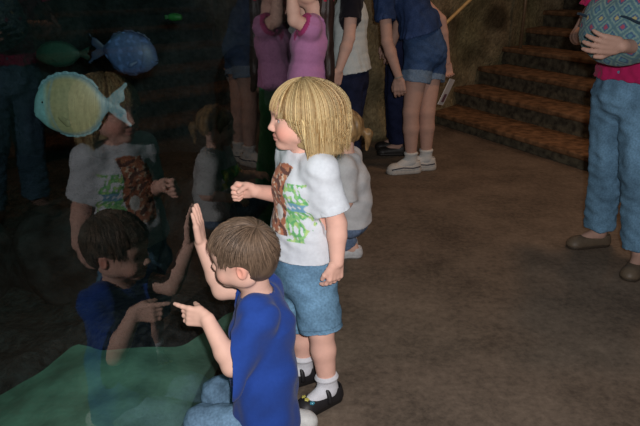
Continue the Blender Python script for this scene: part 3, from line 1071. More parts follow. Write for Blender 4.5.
def bob(J, hs, parent):
    C, R = J['head'], J['HR']
    fl = Field(C - .26, C + .2, .0035)
    P = lambda f, l, u: C + hs * (f * R[0] + l * R[1] + u * R[2])
    fl.ell(P(-.012, 0, .014), np.array([.096, .084, .090]) * hs, R)
    fl.ell(P(-.040, 0, .0), np.array([.086, .086, .095]) * hs, R, .02)
    fl.cone(P(-.038, 0, .0), P(-.046, 0, -.135), .078 * hs, .082 * hs, .02, side=R[1], q=1.06, cut=[(P(-.04, 0, -.108), -R[2] + R[0] * .25)])
    fl.ell(P(.110, 0, -.070), np.array([.092, .11, .090]) * hs, R, .008, 's')
    fl.cone(P(.12, 0, -.14), P(.03, 0, -.15), .07 * hs, .06 * hs, .01, 's')
    def colr(Pt):
        q = (Pt - C) @ R.T
        az = np.arctan2(q[:, 1], q[:, 0] + .01)
        v = 1 + .05 * np.sin(az * 37 + 2 * np.sin(az * 11)) + .06 * np.sin(az * 91) + .08 * wob(q, 40, 4)
        return np.clip(gold * .72 * v[:, None], .004, 1)
    V, Q = fl.mesh()
    c0 = colr(V)
    def paths(r):
        az = r.uniform(-math.pi, math.pi)
        aa = abs(az)
        th0 = r.uniform(.03, .75)
        layer = r.uniform(-.001, .010)
        if aa < .85:
            ue = .020 + r.normal() * .006 - .012 * (aa / .85) ** 2
        elif aa < 1.28:
            ue = -.015 - (aa - .85) / .43 * .07 + r.normal() * .012
        else:
            ue = -.120 + r.normal() * .012 + .012 * math.cos(az + math.pi)
        rf = .101 if aa < math.pi / 2 else .101 + .036 * (-math.cos(az))
        rl = .090
        pts = []
        u0 = .104 * math.cos(th0)
        tot = th0
        tt = np.linspace(th0, math.pi / 2, 9)
        for t in tt:
            s_ = math.sin(t)
            pts.append([(rf + layer) * s_ * math.cos(az) - .012, (rl + layer) * s_ * math.sin(az), (.097 + layer) * math.cos(t) + .006])
        ph = r.uniform(0, 6.28); wv = r.uniform(.001, .004)
        if ue < .006:
            for t in np.linspace(0, 1, 9)[1:]:
                u = .006 + (ue - .006) * t
                k_ = 1 - .05 * math.sin(t * 2.4) + .0 * t - (.10 * t * t if t > .6 else 0)
                pts.append([((rf + layer) * math.cos(az)) * k_ - .012 - .014 * t * (aa > .85) + wv * math.sin(t * 5 + ph), (rl + layer) * math.sin(az) * k_ + wv * math.cos(t * 4 + ph), u])
        else:
            pts = [p for p in pts if p[2] > ue] 
            if len(pts) < 3:
                return None
        return np.array(pts) * hs
    def sc(r):
        b_ = r.uniform(.82, 1.2)
        g = gold * b_
        if r.random() < .22:
            g = lin(160, 122, 72) * b_
        if r.random() < .14:
            g = lin(236, 214, 160) * b_
        return g
    parts = [(V, Q, c0), strands(C, R, None, None, 0, 0, paths, 3200, .00085, sc, 12)]
    Vv, Ff, Cc = join_arrays(parts)
    return add_mesh('hair', Vv, Ff, M['hair'], parent, Cc)


bob(J, 1.0, girl)

# ------------------------------------------------------------------ kneeling boy
F = nrm(A(-.96, .22, 0)); Sc = side_of(F); Sp = side_of(nrm(A(-.96, .10, 0)))
J = dict(Sp=Sp, Sc=Sc)
J['nb'] = at(258, 294, 1.665)
J['head'] = at(243, 255, 1.635)
J['HR'] = frame(A(-.97, .15, -.12), A(0, -.14, 1))
J['chest'] = at(262, 325, 1.655); J['waist'] = at(265, 372, 1.645); J['pelvis'] = at(266, 412, 1.645)
J['shL'] = at(258, 317, 1.565); J['shR'] = J['nb'] - Sc * .100 + A(-.015, 0, -.035)
J['elL'] = at(232, 366, 1.515); J['wrL'] = at(207, 319, 1.545)
J['elR'] = at(222, 290, 1.76); J['wrR'] = at(201, 243, 1.795)
J['hipL'] = J['pelvis'] + Sp * .058 + A(-.02, 0, -.01); J['hipR'] = J['pelvis'] - Sp * .058 + A(-.02, 0, -.01)
J['knL'] = floor_at(204, 424, .080); J['knR'] = floor_at(220, 394, .088)
J['anL'] = floor_at(270, 432, .055); J['anR'] = floor_at(279, 411, .052); J['anh'] = .045
J['toeL'] = J['anL'] + A(.10, -.01, -.018); J['toeR'] = J['anR'] + A(.10, -.02, -.014)
w = W(.72, hip=.086, waist=.082, chest=.080, q=1.22, sh=.044, arm=.037, elb=.030, fore=.030, wrist=.021, thigh=.062, knee=.048, calf=.044, ankle=.029, neck=.042)
BOY = J
fpt = at(171, 305, 1.566); fpt[0] = gx(fpt[1]) + .008
ppt = at(194, 205, 1.80); ppt[0] = gx(ppt[1]) + .008
DL = nrm(fpt - J['wrL'])
# the pointing hand: knuckles up, index straight to the glass
DL = nrm(fpt - J['wrL'] - A(0, 0, .026))
hands = dict(L=dict(D=DL, N=nrm(A(0, 1, -.1)), side=-1, s=float(np.linalg.norm(fpt - J['wrL'])) * 1.03, curl=[(.10, .12, .05), (.45, 1.75, .7), (.5, 1.75, .7), (.55, 1.7, .7)], thumb=(.0, .8), spread=.03),
             R=dict(D=nrm(ppt - J['wrR']), N=nrm(A(-1, .1, 0)), side=-1, s=float(np.linalg.norm(ppt - J['wrR'])) * .98, curl=FLAT, thumb=(.40, .35), spread=.03))
boy = body_mesh(J, w, .0030, .97, SKIN, lin(100, 74, 56), hands, lin(90, 80, 60))
tag(boy, 'kneeling boy in blue T-shirt and jeans, one finger and one palm on the glass', 'person')
BLUE = lin(42, 74, 154)
tee('t_shirt', J, w, .0030, boy, BLUE, infl=.012, sleeve=dict(L=1.02, R=.62), hempt=J['pelvis'] + A(.0, 0, -.035), flare=.014, neck=1.15, wr=.0035, seed=14, loose=.016, tilt=dict(L=.95, R=.2))
pants('jeans', J, w, .0036, boy, denim_col(lin(118, 150, 178), 9), infl=.010, upto=1.98, flare=(.004, .014), wr=.0025, seed=8)
for s in 'LR':
    upv = nrm(A(.35, 0, .0) + A(0, 0, 1)) if True else A(0, 0, 1)
    o, P, (bk, fr_) = shoe_mesh(J, s, w, .0032, boy, lin(214, 214, 210), .19, .070, .060, sole=.022, heel=.30, name='sneaker', solecol=lin(200, 200, 196), chunky=.002)
    for t in range(4):
        V, Fc = tube([P(.045 + .016 * t, .022, .052 - .006 * t), P(.047 + .016 * t, 0, .060 - .006 * t), P(.045 + .016 * t, -.022, .052 - .006 * t)], .0025, 6)
        add_mesh('lace', V, Fc, M['cloth'], o, np.tile(lin(230, 230, 226), (len(V), 1)))


def short_hair(J, hs, parent, color, n, seed, res=.0032, infl=.011, ln=(.35, .75)):
    C, R = J['head'], J['HR']
    fl = Field(C - .16, C + .16, res)
    P = lambda f, l, u: C + hs * (f * R[0] + l * R[1] + u * R[2])
    i = infl
    fl.ell(P(-.008, 0, .018), np.array([.091 + i, .075 + i, .082 + i]) * hs, R)
    fl.ell(P(-.05, 0, -.02), np.array([.052, .062 + i * .5, .06]) * hs, R, .02)
    fl.cone(P(.10, -.12, -.066), P(.10, .12, -.066), .108 * hs, .108 * hs, .006, 's')      # face
    fl.cone(P(-.004, -.15, -.020), P(-.004, .15, -.020), .031 * hs, .031 * hs, .006, 's')   # round the ears
    fl.cone(P(.0, -.15, -.07), P(.0, .15, -.07), .035 * hs, .035 * hs, .01, 's')
    fl.plane(P(0, 0, -.078), -R[2] + R[0] * .25)
    V, Q = fl.mesh()
    q = (V - C) @ R.T
    c0 = np.clip(np.asarray(color)[None] * (.75 * (1 + .25 * wob(q, 160, seed)))[:, None], .003, 1)
    pole = nrm(A(-.55, .1, .83))
    e1 = nrm(np.cross(pole, A(0, 1, 0))); e2 = np.cross(pole, e1)
    rad = A(.100, .084, .092)
    def ok(p):
        f, l, u = p
        if f > .055: return u > .040
        if f > .028: return u > .000
        if f > -.036: return u > .016 or abs(l) < .05
        return u > -.072
    def paths(r):
        a0 = abs(r.normal()) * 1.2
        be = r.uniform(0, 6.2832); st_ = r.uniform(*ln)
        if a0 > 2.4: return None
        lay = r.uniform(-.002, .006)
        pts = []
        for t in np.linspace(0, 1, 7):
            al = a0 + st_ * t
            d = pole * math.cos(al) + math.sin(al) * (e1 * math.cos(be + .25 * t) + e2 * math.sin(be + .25 * t))
            lift = lay * (1 + t)
            pts.append(d * (rad + lift) + A(-.007, 0, .017))
        k_ = [ok(p) for p in pts]
        if not k_[0]: return None
        m = 7 if all(k_) else k_.index(False)
        if m < 4: return None
        return np.array(pts[:m]) * hs
    def sc(r):
        return np.clip(np.asarray(color) * r.uniform(.55, 1.6), .003, 1)
    Vv, Ff, Cc = join_arrays([(V, Q, c0), strands(C, R, None, None, 0, 0, paths, n, .0009, sc, seed)])
    return add_mesh('hair', Vv, Ff, M['hair'], parent, Cc)


short_hair(J, .97, boy, lin(114, 94, 77), 5200, 5)

# ------------------------------------------------------------------ small child with a ponytail, squatting behind the blonde girl
F = nrm(A(-.97, .2, 0)); Sc = side_of(F); Sp = Sc
J = dict(Sp=Sp, Sc=Sc)
J['nb'] = at(346, 157, 2.95); J['head'] = at(343, 130, 2.95)
J['HR'] = frame(A(-1, .2, -.05))
J['chest'] = at(350, 178, 2.96); J['waist'] = at(352, 200, 2.97); J['pelvis'] = at(351, 219, 2.98)
J['shL'] = J['nb'] + Sc * .105 + A(.01, 0, -.03); J['shR'] = J['nb'] - Sc * .105 + A(0, 0, -.03)
J['elL'] = J['shL'] + A(.01, -.02, -.16); J['elR'] = J['shR'] + A(-.08, 0, -.13)
J['wrL'] = J['elL'] + A(-.125, .03, -.02); J['wrR'] = J['elR'] + A(-.12, -.02, .03)
J['hipL'] = J['pelvis'] + Sp * .06; J['hipR'] = J['pelvis'] - Sp * .06
J['anL'] = floor_at(353, 248, .05); J['anR'] = J['anL'] + A(-.02, .13, 0); J['anh'] = .05
J['knL'] = A(J['anL'][0] - .16, J['anL'][1] - .02, .27); J['knR'] = A(J['anR'][0] - .16, J['anR'][1] - .02, .27)
J['toeL'] = J['anL'] + A(-.10, 0, -.03); J['toeR'] = J['anR'] + A(-.10, 0, -.03)
w = W(.62, hip=.085, waist=.080, chest=.080, q=1.2, sh=.044, arm=.036, elb=.032, fore=.030, wrist=.021, thigh=.058, knee=.042, calf=.040, ankle=.028, neck=.038)
hands = dict(L=dict(D=A(-1, .1, 0), N=A(0, 0, -1), side=-1, s=.10, curl=RELAX), R=dict(D=A(-1, 0, .1), N=A(0, 0, -1), side=1, s=.10, curl=RELAX))
tod = body_mesh(J, w, .0045, .92, SKIN, lin(130, 98, 60), hands, lin(90, 110, 130))
tag(tod, 'small child with a blond ponytail and white shirt squatting behind the blonde girl', 'person')


def tod_col(P):
    c = np.tile(lin(214, 214, 214), (len(P), 1))
    q = (P - J['chest']) @ frame(F).T
    m = (q[:, 0] > .02) & (np.abs(q[:, 1]) < .075 + .012 * wob(q, 60, 3)) & (q[:, 2] < .03) & (q[:, 2] > -.10) & (wob(q, 70, 8) > -.6)
    g = np.where((wob(q, 90, 9) > .2)[:, None], lin(210, 216, 90), lin(110, 180, 90))
    return np.where(m[:, None], g, c)


TOD_J, TOD_F = J, F
tee('shirt', J, w, .0045, tod, tod_col, infl=.012, sleeve=.98, hempt=J['pelvis'] + A(0, 0, .0), flare=.016, neck=1.1, wr=.003, seed=24, loose=.012)
pants('jeans', J, w, .0050, tod, denim_col(lin(120, 140, 170), 19), infl=.010, upto=1.9, flare=(.004, .012))
for s in 'LR':
    shoe_mesh(J, s, w, .0045, tod, lin(214, 214, 214), .16, .066, .056, sole=.02, heel=.32, name='sneaker', solecol=lin(200, 200, 200))
R = J['HR']
tb = J['head'] - R[0] * .085 + R[2] * .01
t1 = at(360, 129, tb[1] - .0); t2 = at(368, 134, tb[1]); t3 = at(367, 149, tb[1])
hb = simple_hair(J, .92, tod, lin(150, 118, 78), res=.0055, seed=7, tail=[(tb + R[0] * .02, t1, .035, .016), (t1, t2, .018, .022), (t2, t3, .022, .010)], infl=.012)
fb = Field(t1 - .05, t1 + .05, .003)
fb.cone(t1 - nrm(t1 - tb) * .006, t1 + nrm(t1 - tb) * .006, .020, .020, 0)
add_field('hair_tie', fb, M['cloth'], hb, lin(150, 40, 40))

# ------------------------------------------------------------------ girl in pink, both hands on the glass
F = nrm(A(-.97, .22, 0)); Sc = side_of(F); Sp = Sc
J = dict(Sp=Sp, Sc=Sc)
J['nb'] = at(317, 17, 3.34); J['chest'] = at(310, 44, 3.34); J['waist'] = at(308, 72, 3.35); J['pelvis'] = at(309, 103, 3.36)
J['head'] = J['nb'] + A(-.035, .005, .155); J['HR'] = frame(A(-1, .2, .12))
J['shL'] = J['nb'] + Sc * .118 + A(-.01, 0, -.045); J['shR'] = J['nb'] - Sc * .118 + A(-.01, 0, -.045)
J['elL'] = at(290, 20, 3.20); J['elR'] = at(287, 12, 3.48)
J['wrL'] = at(285, -14, 3.20); J['wrR'] = at(286, -16, 3.48)
for s in 'LR':
    J['wr' + s][0] = max(J['wr' + s][0], gx(J['wr' + s][1]) + .03)
    J['el' + s][0] = max(J['el' + s][0], gx(J['el' + s][1]) + .045)
J['hipL'] = J['pelvis'] + Sp * .075 + A(0, 0, -.03); J['hipR'] = J['pelvis'] - Sp * .075 + A(0, 0, -.03)
px_ = J['pelvis'][0]; py_ = J['pelvis'][1]
J['anL'] = A(px_ + .07, py_ - .09, .065); J['anR'] = A(px_ + .10, py_ + .09, .065); J['anh'] = .065
J['knL'] = A(px_ + .02, py_ - .09, .44); J['knR'] = A(px_ + .03, py_ + .09, .44)
J['toeL'] = J['anL'] + A(-.10, 0, -.04); J['toeR'] = J['anR'] + A(-.10, .02, -.04)
w = W(.85, hip=.092, waist=.080, chest=.086, q=1.35, sh=.048, arm=.038, elb=.032, fore=.032, wrist=.022, thigh=.070, knee=.047, calf=.046, ankle=.032, neck=.046)
hands = dict(L=dict(D=A(0, .05, 1), N=A(-1, GS, 0), side=1, s=.145, curl=FLAT, thumb=(.6, .1)), R=dict(D=A(0, -.05, 1), N=A(-1, GS, 0), side=-1, s=.145, curl=FLAT, thumb=(.6, .1)))
pink = body_mesh(J, w, .0055, 1.05, SKIN, lin(60, 40, 30), hands, lin(70, 50, 40))
tag(pink, 'girl in a pink shirt with a long dark braid raising both hands to the glass', 'person')
PK, PKD = lin(206, 140, 186), lin(190, 70, 126)
PJ = J


def pink_col(P):
    c = np.tile(PK, (len(P), 1))
    for s in 'LR':
        a, b_ = PJ['sh' + s], PJ['el' + s]
        e_ = a + (b_ - a) * .42
        d_ = (P - e_) @ nrm(b_ - a)
        near = np.linalg.norm(P - e_, axis=1) < .10
        c[near & (d_ > -.008)] = PKD
    nd_ = np.linalg.norm(P - PJ['nb'], axis=1)
    c[(nd_ < w['neck'] * 1.25) & (P[:, 2] > PJ['nb'][2] - .035)] = PKD
    return c


tee('pink_shirt', J, w, .0050, pink, pink_col, infl=.010, sleeve=.42, hempt=J['waist'] + (J['pelvis'] - J['waist']) * .42, flare=.006, neck=1.15, wr=.003, seed=34, loose=.010)
pants('green_trousers', J, w, .006, pink, lin(70, 168, 108), infl=.014, upto=1.95, flare=(.012, .03), mat_=M['cloth'])
for s in 'LR':
    shoe_mesh(J, s, w, .006, pink, lin(60, 56, 60), .22, .078, .07, sole=.022, heel=.3, name='shoe')
R = J['HR']; Hc = J['head']
b0 = Hc - R[0] * .085 + R[2] * .02
b1 = at(325, 12, 3.335); b2 = at(327, 45, 3.325); b3 = at(329, 74, 3.315); b4 = at(332, 92, 3.315)
hb = simple_hair(J, 1.05, pink, lin(52, 36, 30), res=.006, seed=17, tail=[(b0, b1, .045, .044), (b1, b2, .044, .036), (b2, b3, .036, .030), (b3, b4, .026, .012)], infl=.014)
for p_ in (b1 * .6 + b0 * .4, b3):
    fb = Field(p_ - .07, p_ + .07, .004); fb.ell(p_, (.044 if p_ is not b3 else .027,) * 2 + (.011,), None, 0)
    add_field('hair_tie', fb, M['cloth'], hb, lin(190, 40, 70))

# ------------------------------------------------------------------ person in a white shirt with dark sleeves
F = nrm(A(-.95, .3, 0)); Sc = side_of(F); Sp = Sc
J = dict(Sp=Sp, Sc=Sc)
J['nb'] = at(350, -14, 4.22); J['chest'] = at(350, 18, 4.22); J['waist'] = at(350, 48, 4.22); J['pelvis'] = at(352, 78, 4.22)
J['head'] = J['nb'] + A(-.05, 0, .18); J['HR'] = frame(A(-1, .1, -.2))
J['shL'] = at(352, 2, 4.06); J['shR'] = J['nb'] - Sc * .15 + A(0, 0, -.05)
J['elL'] = at(349, 38, 3.99); J['wrL'] = at(339, 70, 3.94)
J['elR'] = J['shR'] + A(-.03, .04, -.26); J['wrR'] = J['elR'] + A(-.14, -.02, -.16)
J['hipL'] = J['pelvis'] + Sp * .085 + A(0, 0, -.03); J['hipR'] = J['pelvis'] - Sp * .085 + A(0, 0, -.03)
px_, py_ = J['pelvis'][:2]
J['anL'] = A(px_ + .01, py_ - .10, .075); J['anR'] = A(px_ + .02, py_ + .10, .075); J['anh'] = .075
J['knL'] = A(px_ - .01, py_ - .10, .45); J['knR'] = A(px_, py_ + .10, .45)
J['toeL'] = J['anL'] + A(-.13, 0, -.045); J['toeR'] = J['anR'] + A(-.13, .03, -.045)
w = W(.92, hip=.100, waist=.092, chest=.098, sh=.052, q=1.4)
hands = dict(L=dict(D=A(-.3, .0, -1), N=nrm(A(-.6, .8, 0)), side=-1, s=.165, curl=RELAX), R=dict(D=A(-.8, 0, -.5), N=A(0, -.3, -1), side=1, s=.165, curl=RELAX))
wsp = body_mesh(J, w, .0065, 1.08, SKIN * .85, lin(50, 36, 28), hands, lin(60, 46, 36))
tag(wsp, 'person in dark-sleeved white shirt and dark jeans standing behind the girl in pink', 'person')
WJ = J


def ws_col(P):
    c = np.tile(lin(206, 214, 212), (len(P), 1))
    for s in 'LR':
        a, b_ = WJ['sh' + s], WJ['el' + s]
        ab = nrm(b_ - a)
        t = (P - a) @ ab
        dd = np.linalg.norm(P - a - np.clip(t, -.03, 1)[:, None] * ab, axis=1)
        c[(dd < .082) & (t > -.06)] = lin(34, 32, 38)
    return c


tee('shirt', J, w, .006, wsp, ws_col, infl=.012, sleeve=.50, hempt=J['pelvis'] + A(0, 0, .05), flare=.02, neck=1.2, wr=.0028, seed=44, loose=.02)
pants('dark_jeans', J, w, .0075, wsp, denim_col(lin(36, 42, 66), 29), infl=.012, upto=1.92, flare=(.01, .02))
for s in 'LR':
    shoe_mesh(J, s, w, .007, wsp, lin(50, 46, 44), .26, .09, .08, sole=.025, heel=.3, name='shoe')
simple_hair(J, 1.08, wsp, lin(58, 42, 32), res=.008, seed=27)

# ------------------------------------------------------------------ woman in denim, bending, brochure in hand
F = nrm(A(-.93, .36, 0)); Sp = side_of(nrm(A(-.75, .66, 0))); Sc = side_of(F)
J = dict(Sp=Sp, Sc=Sc)
J['pelvis'] = at(426, 52, 4.74); J['waist'] = at(420, 24, 4.74); J['chest'] = at(408, -2, 4.74); J['nb'] = at(394, -26, 4.76)
J['head'] = J['nb'] + A(-.13, .03, .13); J['HR'] = frame(A(-.95, .3, -.35))
J['shL'] = at(384, -2, 4.60); J['shR'] = J['nb'] - Sc * .16 + A(.02, 0, -.05)
J['elL'] = at(387, 42, 4.55); J['wrL'] = at(399, 78, 4.53)
J['elR'] = at(441, 20, 4.98); J['wrR'] = at(447, 62, 5.0)
J['hipL'] = J['pelvis'] + Sp * .09 + A(0, 0, -.05); J['hipR'] = J['pelvis'] - Sp * .09 + A(0, 0, -.05)
J['anL'] = floor_at(411, 161, .09); J['anR'] = floor_at(426, 158, .09); J['anh'] = .09
J['knL'] = at(411, 112, J['anL'][1] + .0); J['knR'] = at(427, 112, J['anR'][1] + .0)
J['toeL'] = J['anL'] + nrm(A(-.95, -.2, 0)) * .13 + A(0, 0, -.05); J['toeR'] = J['anR'] + nrm(A(-.9, -.1, 0)) * .13 + A(0, 0, -.05)
w = W(1.0, hip=.128, waist=.108, chest=.112, q=1.35, thigh=.092, knee=.060, calf=.060)
bro = at(446, 92, 5.0)
hands = dict(L=dict(D=A(.1, .0, -1), N=nrm(A(.3, 1, 0)), side=-1, s=.17, curl=RELAX), R=dict(D=nrm(at(448, 82, 5.0) - J['wrR']), N=nrm(A(.2, -1, 0)), side=1, s=.16, curl=GRIP))
den = body_mesh(J, w, .0065, 1.10, SKIN * .70, lin(60, 44, 36), hands, lin(70, 60, 50))
tag(den, 'woman in a denim shirt and rolled denim shorts bending towards the glass, white sneakers', 'person')
tee('denim_shirt', J, w, .0065, den, denim_col(lin(52, 72, 112), 39), infl=.014, sleeve=.52, hempt=J['pelvis'] + (J['waist'] - J['pelvis']) * .7, flare=.012, neck=1.15, wr=.006, seed=54, loose=.022, mat_=M['denim'])
hemd = [(J['hip' + s] + (J['kn' + s] - J['hip' + s]) * .42, J['kn' + s] - J['hip' + s]) for s in 'LR']
DSH = lin(62, 88, 128)


def dsh_col(P):
    c = denim_col(DSH, 49)(P)
    for p, n in hemd:
        t = (P - p) @ nrm(n)
        c[(t > -.045) & (t < .03)] = lin(118, 142, 168)
    return c


pants('denim_shorts', J, w, .0065, den, dsh_col, infl=.016, upto=.42, flare=(.01, .018), wr=.003)
for s in 'LR':
    sock(J, s, w, .006, den, h=.075, extra=.009, col=lin(216, 216, 212))
    o, P, (bk, fr_) = shoe_mesh(J, s, w, .0055, den, lin(212, 208, 200), .27, .10, .095, sole=.034, heel=.30, name='sneaker', solecol=lin(196, 192, 184), chunky=.006)
    V, Fc = tube([P(.17, .052, .042), P(.08, .058, .056), P(.0, .056, .048), P(-.06, .052, .056)], .005, 6)
    add_mesh('side_stripe', V, Fc, M['leather'], o, np.tile(lin(70, 74, 90), (len(V), 1)))
simple_hair(J, 1.10, den, lin(70, 52, 40), res=.008, seed=37, length=.12)
# bracelet
fb = Field(J['wrL'] - .06, J['wrL'] + .06, .004)
dw = nrm(J['wrL'] - J['elL'])
fb.cone(J['wrL'] - dw * .012, J['wrL'] - dw * .004, .033, .033, 0, cut=[(J['wrL'] - dw * .003, dw), (J['wrL'] - dw * .013, -dw)])
add_field('bracelet', fb, M['leather'], den, lin(170, 160, 150))

# brochure: a folded sheet, held in her far hand
mp = mat('glossy_paper', rough=.5, spec=.4, nscale=10, namt=.02, bstr=0)
e1 = nrm(at(451, 80, 5.0) - at(438, 107, 5.0)); e2 = nrm(np.cross(e1, A(.55, -.85, 0)))
e2 = nrm(A(.62, .78, 0) - e1 * np.dot(A(.62, .78, 0), e1)); e3 = np.cross(e1, e2)
br = bpy.data.objects.new('brochure', None); COL.objects.link(br); br.location = bro
tag(br, 'folded white brochure with a coloured cover strip held beside the denim woman\'s thigh', 'brochure')
c = lin(222, 218, 214)
for sg in (-1, 1):
    V, Fc = box(bro + e3 * sg * .004, (.22, .09, .004), np.array([e1, nrm(e2 + e3 * sg * .05), np.cross(e1, nrm(e2 + e3 * sg * .05))]))
    add_mesh('page', V, Fc, mp, br, np.tile(c, (8, 1)), smooth=False)
V, Fc = box(bro - e1 * .05 + e2 * .0 - e3 * .0082, (.07, .05, .0012), np.array([e1, e2, e3])); add_mesh('cover_picture', V, Fc, mp, br, np.tile(lin(120, 84, 96), (8, 1)), smooth=False)

# ------------------------------------------------------------------ person in dark clothes, behind the denim woman
F = nrm(A(-.9, .2, 0)); Sc = side_of(F); Sp = Sc
J = dict(Sp=Sp, Sc=Sc)
ax_ = floor_at(395, 154)[0]; ay_ = 5.2
J['pelvis'] = A(ax_ + .0, ay_, .92); J['waist'] = A(ax_ - .01, ay_, 1.08); J['chest'] = A(ax_ - .03, ay_, 1.27); J['nb'] = A(ax_ - .04, ay_, 1.46)
J['head'] = J['nb'] + A(-.03, 0, .18); J['HR'] = frame(A(-1, .1, -.1))
for s, y in (('L', -1), ('R', 1)):
    J['sh' + s] = J['nb'] + A(0, y * .16, -.05); J['el' + s] = J['sh' + s] + A(.02, y * .04, -.28); J['wr' + s] = J['el' + s] + A(-.06, 0, -.22)
    J['hip' + s] = J['pelvis'] + A(0, y * .085, -.03); J['an' + s] = A(ax_ + .02, ay_ + y * .09, .08); J['kn' + s] = A(ax_ - .01, ay_ + y * .09, .48)
    J['toe' + s] = J['an' + s] + A(-.13, 0, -.045)
J['anh'] = .08
w = W(.98)
hands = dict(L=dict(D=A(-.1, 0, -1), N=A(0, 1, 0), side=-1, s=.17, curl=RELAX), R=dict(D=A(-.1, 0, -1), N=A(0, -1, 0), side=1, s=.17, curl=RELAX))
dk = body_mesh(J, w, .009, 1.12, SKIN * .7, lin(40, 30, 26), hands, lin(60, 46, 36))
tag(dk, 'person in dark jeans standing by the rock wall, mostly hidden behind the denim woman', 'person')
tee('dark_shirt', J, w, .009, dk, lin(40, 46, 66), infl=.014, sleeve=.9, hempt=J['pelvis'] + A(0, 0, .02), wr=.004, seed=64, loose=.016)
pants('dark_jeans', J, w, .009, dk, denim_col(lin(40, 46, 74), 59), infl=.014, upto=1.93, flare=(.012, .028))
for s in 'LR':
    shoe_mesh(J, s, w, .008, dk, lin(40, 36, 34), .26, .09, .08, sole=.025, heel=.3, name='shoe')
simple_hair(J, 1.12, dk, lin(44, 34, 28), res=.009, seed=47)

# ------------------------------------------------------------------ woman at the right, holding a quilted bag
F = nrm(A(-.84, -.54, 0)); Sc = side_of(F); Sp = side_of(nrm(A(-.9, -.4, 0)))
J = dict(Sp=Sp, Sc=Sc)
J['pelvis'] = at(629, 93, 3.14); J['waist'] = at(634, 58, 3.14); J['chest'] = at(636, 18, 3.14); J['nb'] = at(640, -26, 3.15)
J['head'] = J['nb'] + A(-.05, -.02, .19); J['HR'] = frame(A(-.9, -.4, -.12))
J['shL'] = J['nb'] + Sc * .165 + A(0, 0, -.055); J['shR'] = J['nb'] - Sc * .165 + A(0, 0, -.055)
BAG = at(622, 26, 2.84)
J['elL'] = J['shL'] + A(.04, -.04, -.26); J['elR'] = J['shR'] + A(-.08, .06, -.25)
J['wrL'] = at(622, 46, 2.655); J['wrR'] = at(590, 33, 2.98)
J['hipL'] = J['pelvis'] + Sp * .09 + A(0, 0, -.05); J['hipR'] = J['pelvis'] - Sp * .09 + A(0, 0, -.05)
# her right leg is the one farther left in the photo
J['anR'] = floor_at(599, 233, .075); J['anL'] = floor_at(640, 256, .075); J['anh'] = .075
J['knR'] = at(607, 165, (J['hipR'][1] + J['anR'][1]) / 2); J['knL'] = at(639, 172, (J['hipL'][1] + J['anL'][1]) / 2)
J['toeR'] = J['anR'] + nrm(A(-1, -.18, 0)) * .14 + A(0, 0, -.045); J['toeL'] = J['anL'] + nrm(A(-.65, -.75, 0)) * .14 + A(0, 0, -.045)
w = W(1.0, hip=.124, waist=.104, chest=.112, q=1.38, thigh=.092)
hands = dict(L=dict(D=nrm(at(600, 44, 2.66) - J['wrL']), N=nrm(BAG - J['wrL']), side=1, s=.160, curl=[(.3, .35, .25)] * 4, spread=.14, thumb=(.7, .1)),
             R=dict(D=nrm(at(612, 62, 2.80) - J['wrR']), N=nrm(BAG - J['wrR'] + A(0, 0, .04)), side=1, s=.175, curl=[(.3, .35, .25)] * 4, spread=.08, thumb=(.6, .1)))
rw = body_mesh(J, w, .0055, 1.10, SKIN * .62, lin(60, 44, 36), hands, lin(70, 60, 50))
tag(rw, 'woman in a magenta top and blue jeans standing at the right, hugging a patterned bag', 'person')
tee('magenta_top', J, w, .006, rw, lin(186, 40, 96), infl=.014, sleeve=.45, hempt=J['pelvis'] + (J['waist'] - J['pelvis']) * .45, flare=.014, neck=1.2, wr=.005, seed=74, loose=.02)
pants('jeans', J, w, .006, rw, denim_col(lin(108, 146, 174), 69), infl=.016, upto=1.90, flare=(.014, .030), wr=.004)
for s in 'LR':
    shoe_mesh(J, s, w, .005, rw, lin(104, 90, 74), .26, .092, .066, sole=.02, heel=.28, name='shoe', solecol=lin(70, 60, 50))
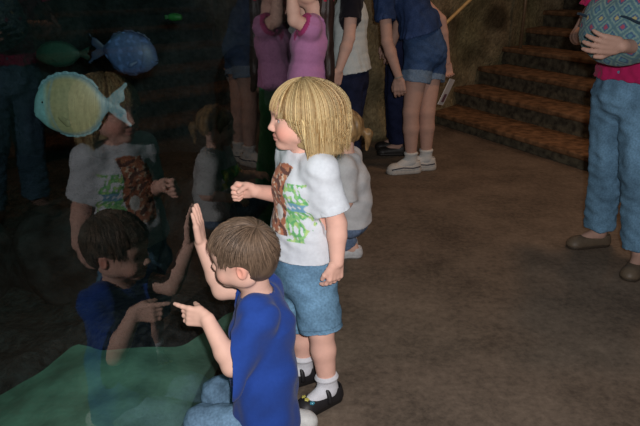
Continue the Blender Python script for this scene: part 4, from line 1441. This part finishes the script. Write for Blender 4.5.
simple_hair(J, 1.10, rw, lin(80, 60, 44), res=.008, seed=57, length=.10)

# quilted bag
bg = bpy.data.objects.new('quilted_bag', None); COL.objects.link(bg); bg.location = BAG
tag(bg, 'teal quilted bag with a diamond pattern, hugged in the right-hand woman\'s arms', 'bag')
fl = Field(BAG - .3, BAG + .3, .0045)
RB = frame(A(-.84, -.54, 0))
fl.ell(BAG + A(0, 0, -.02), (.12, .20, .150), RB, 0)
fl.ell(BAG + RB[1] * .05 + A(0, 0, .06), (.10, .15, .095), RB, .03)
fl.ell(BAG - RB[1] * .07 + A(0, 0, .05), (.09, .10, .095), RB, .03)


def quilt(P):
    q = (P - BAG) @ RB.T
    a_, b_ = (q[:, 1] + q[:, 2]) / .075 + .15 * wob(q, 14, 3), (q[:, 1] - q[:, 2]) / .075 + .15 * wob(q, 14, 4)
    m = np.maximum(np.abs(a_ - np.round(a_)), np.abs(b_ - np.round(b_)))
    par = ((np.round(a_) + 2 * np.round(b_)) % 3)
    c = np.tile(lin(92, 126, 136), (len(P), 1))
    c[m < .40] = lin(128, 158, 152)
    c[m < .27] = lin(74, 104, 136)
    inner = np.where((par == 0)[:, None], lin(168, 84, 104), np.where((par == 1)[:, None], lin(176, 168, 120), lin(96, 140, 150)))
    c = np.where((m < .15)[:, None], inner, c)
    return c


add_field('bag_body', fl, M['cloth'], bg, quilt, lambda P: .004 * wob(P, 30, 6) + .002 * np.abs(wob(P, 90, 7)))
V, Fc = tube([BAG + RB[0] * .10 + RB[1] * t + A(0, 0, .035 + .012 * math.sin(t * 30)) for t in np.linspace(-.16, .17, 24)], .006, 8)
add_mesh('zip_seam', V, Fc, M['cloth'], bg, np.tile(lin(40, 58, 74), (len(V), 1)))
pts = [BAG - RB[1] * .10 + RB[0] * .03 + A(0, 0, .12) + RB[1] * .07 * math.cos(t) + A(0, 0, .05) * math.sin(t) for t in np.linspace(0, math.pi, 16)]
V, Fc = tube(pts, .010, 8); add_mesh('handle', V, Fc, M['cloth'], bg, np.tile(lin(190, 190, 184), (len(V), 1)))
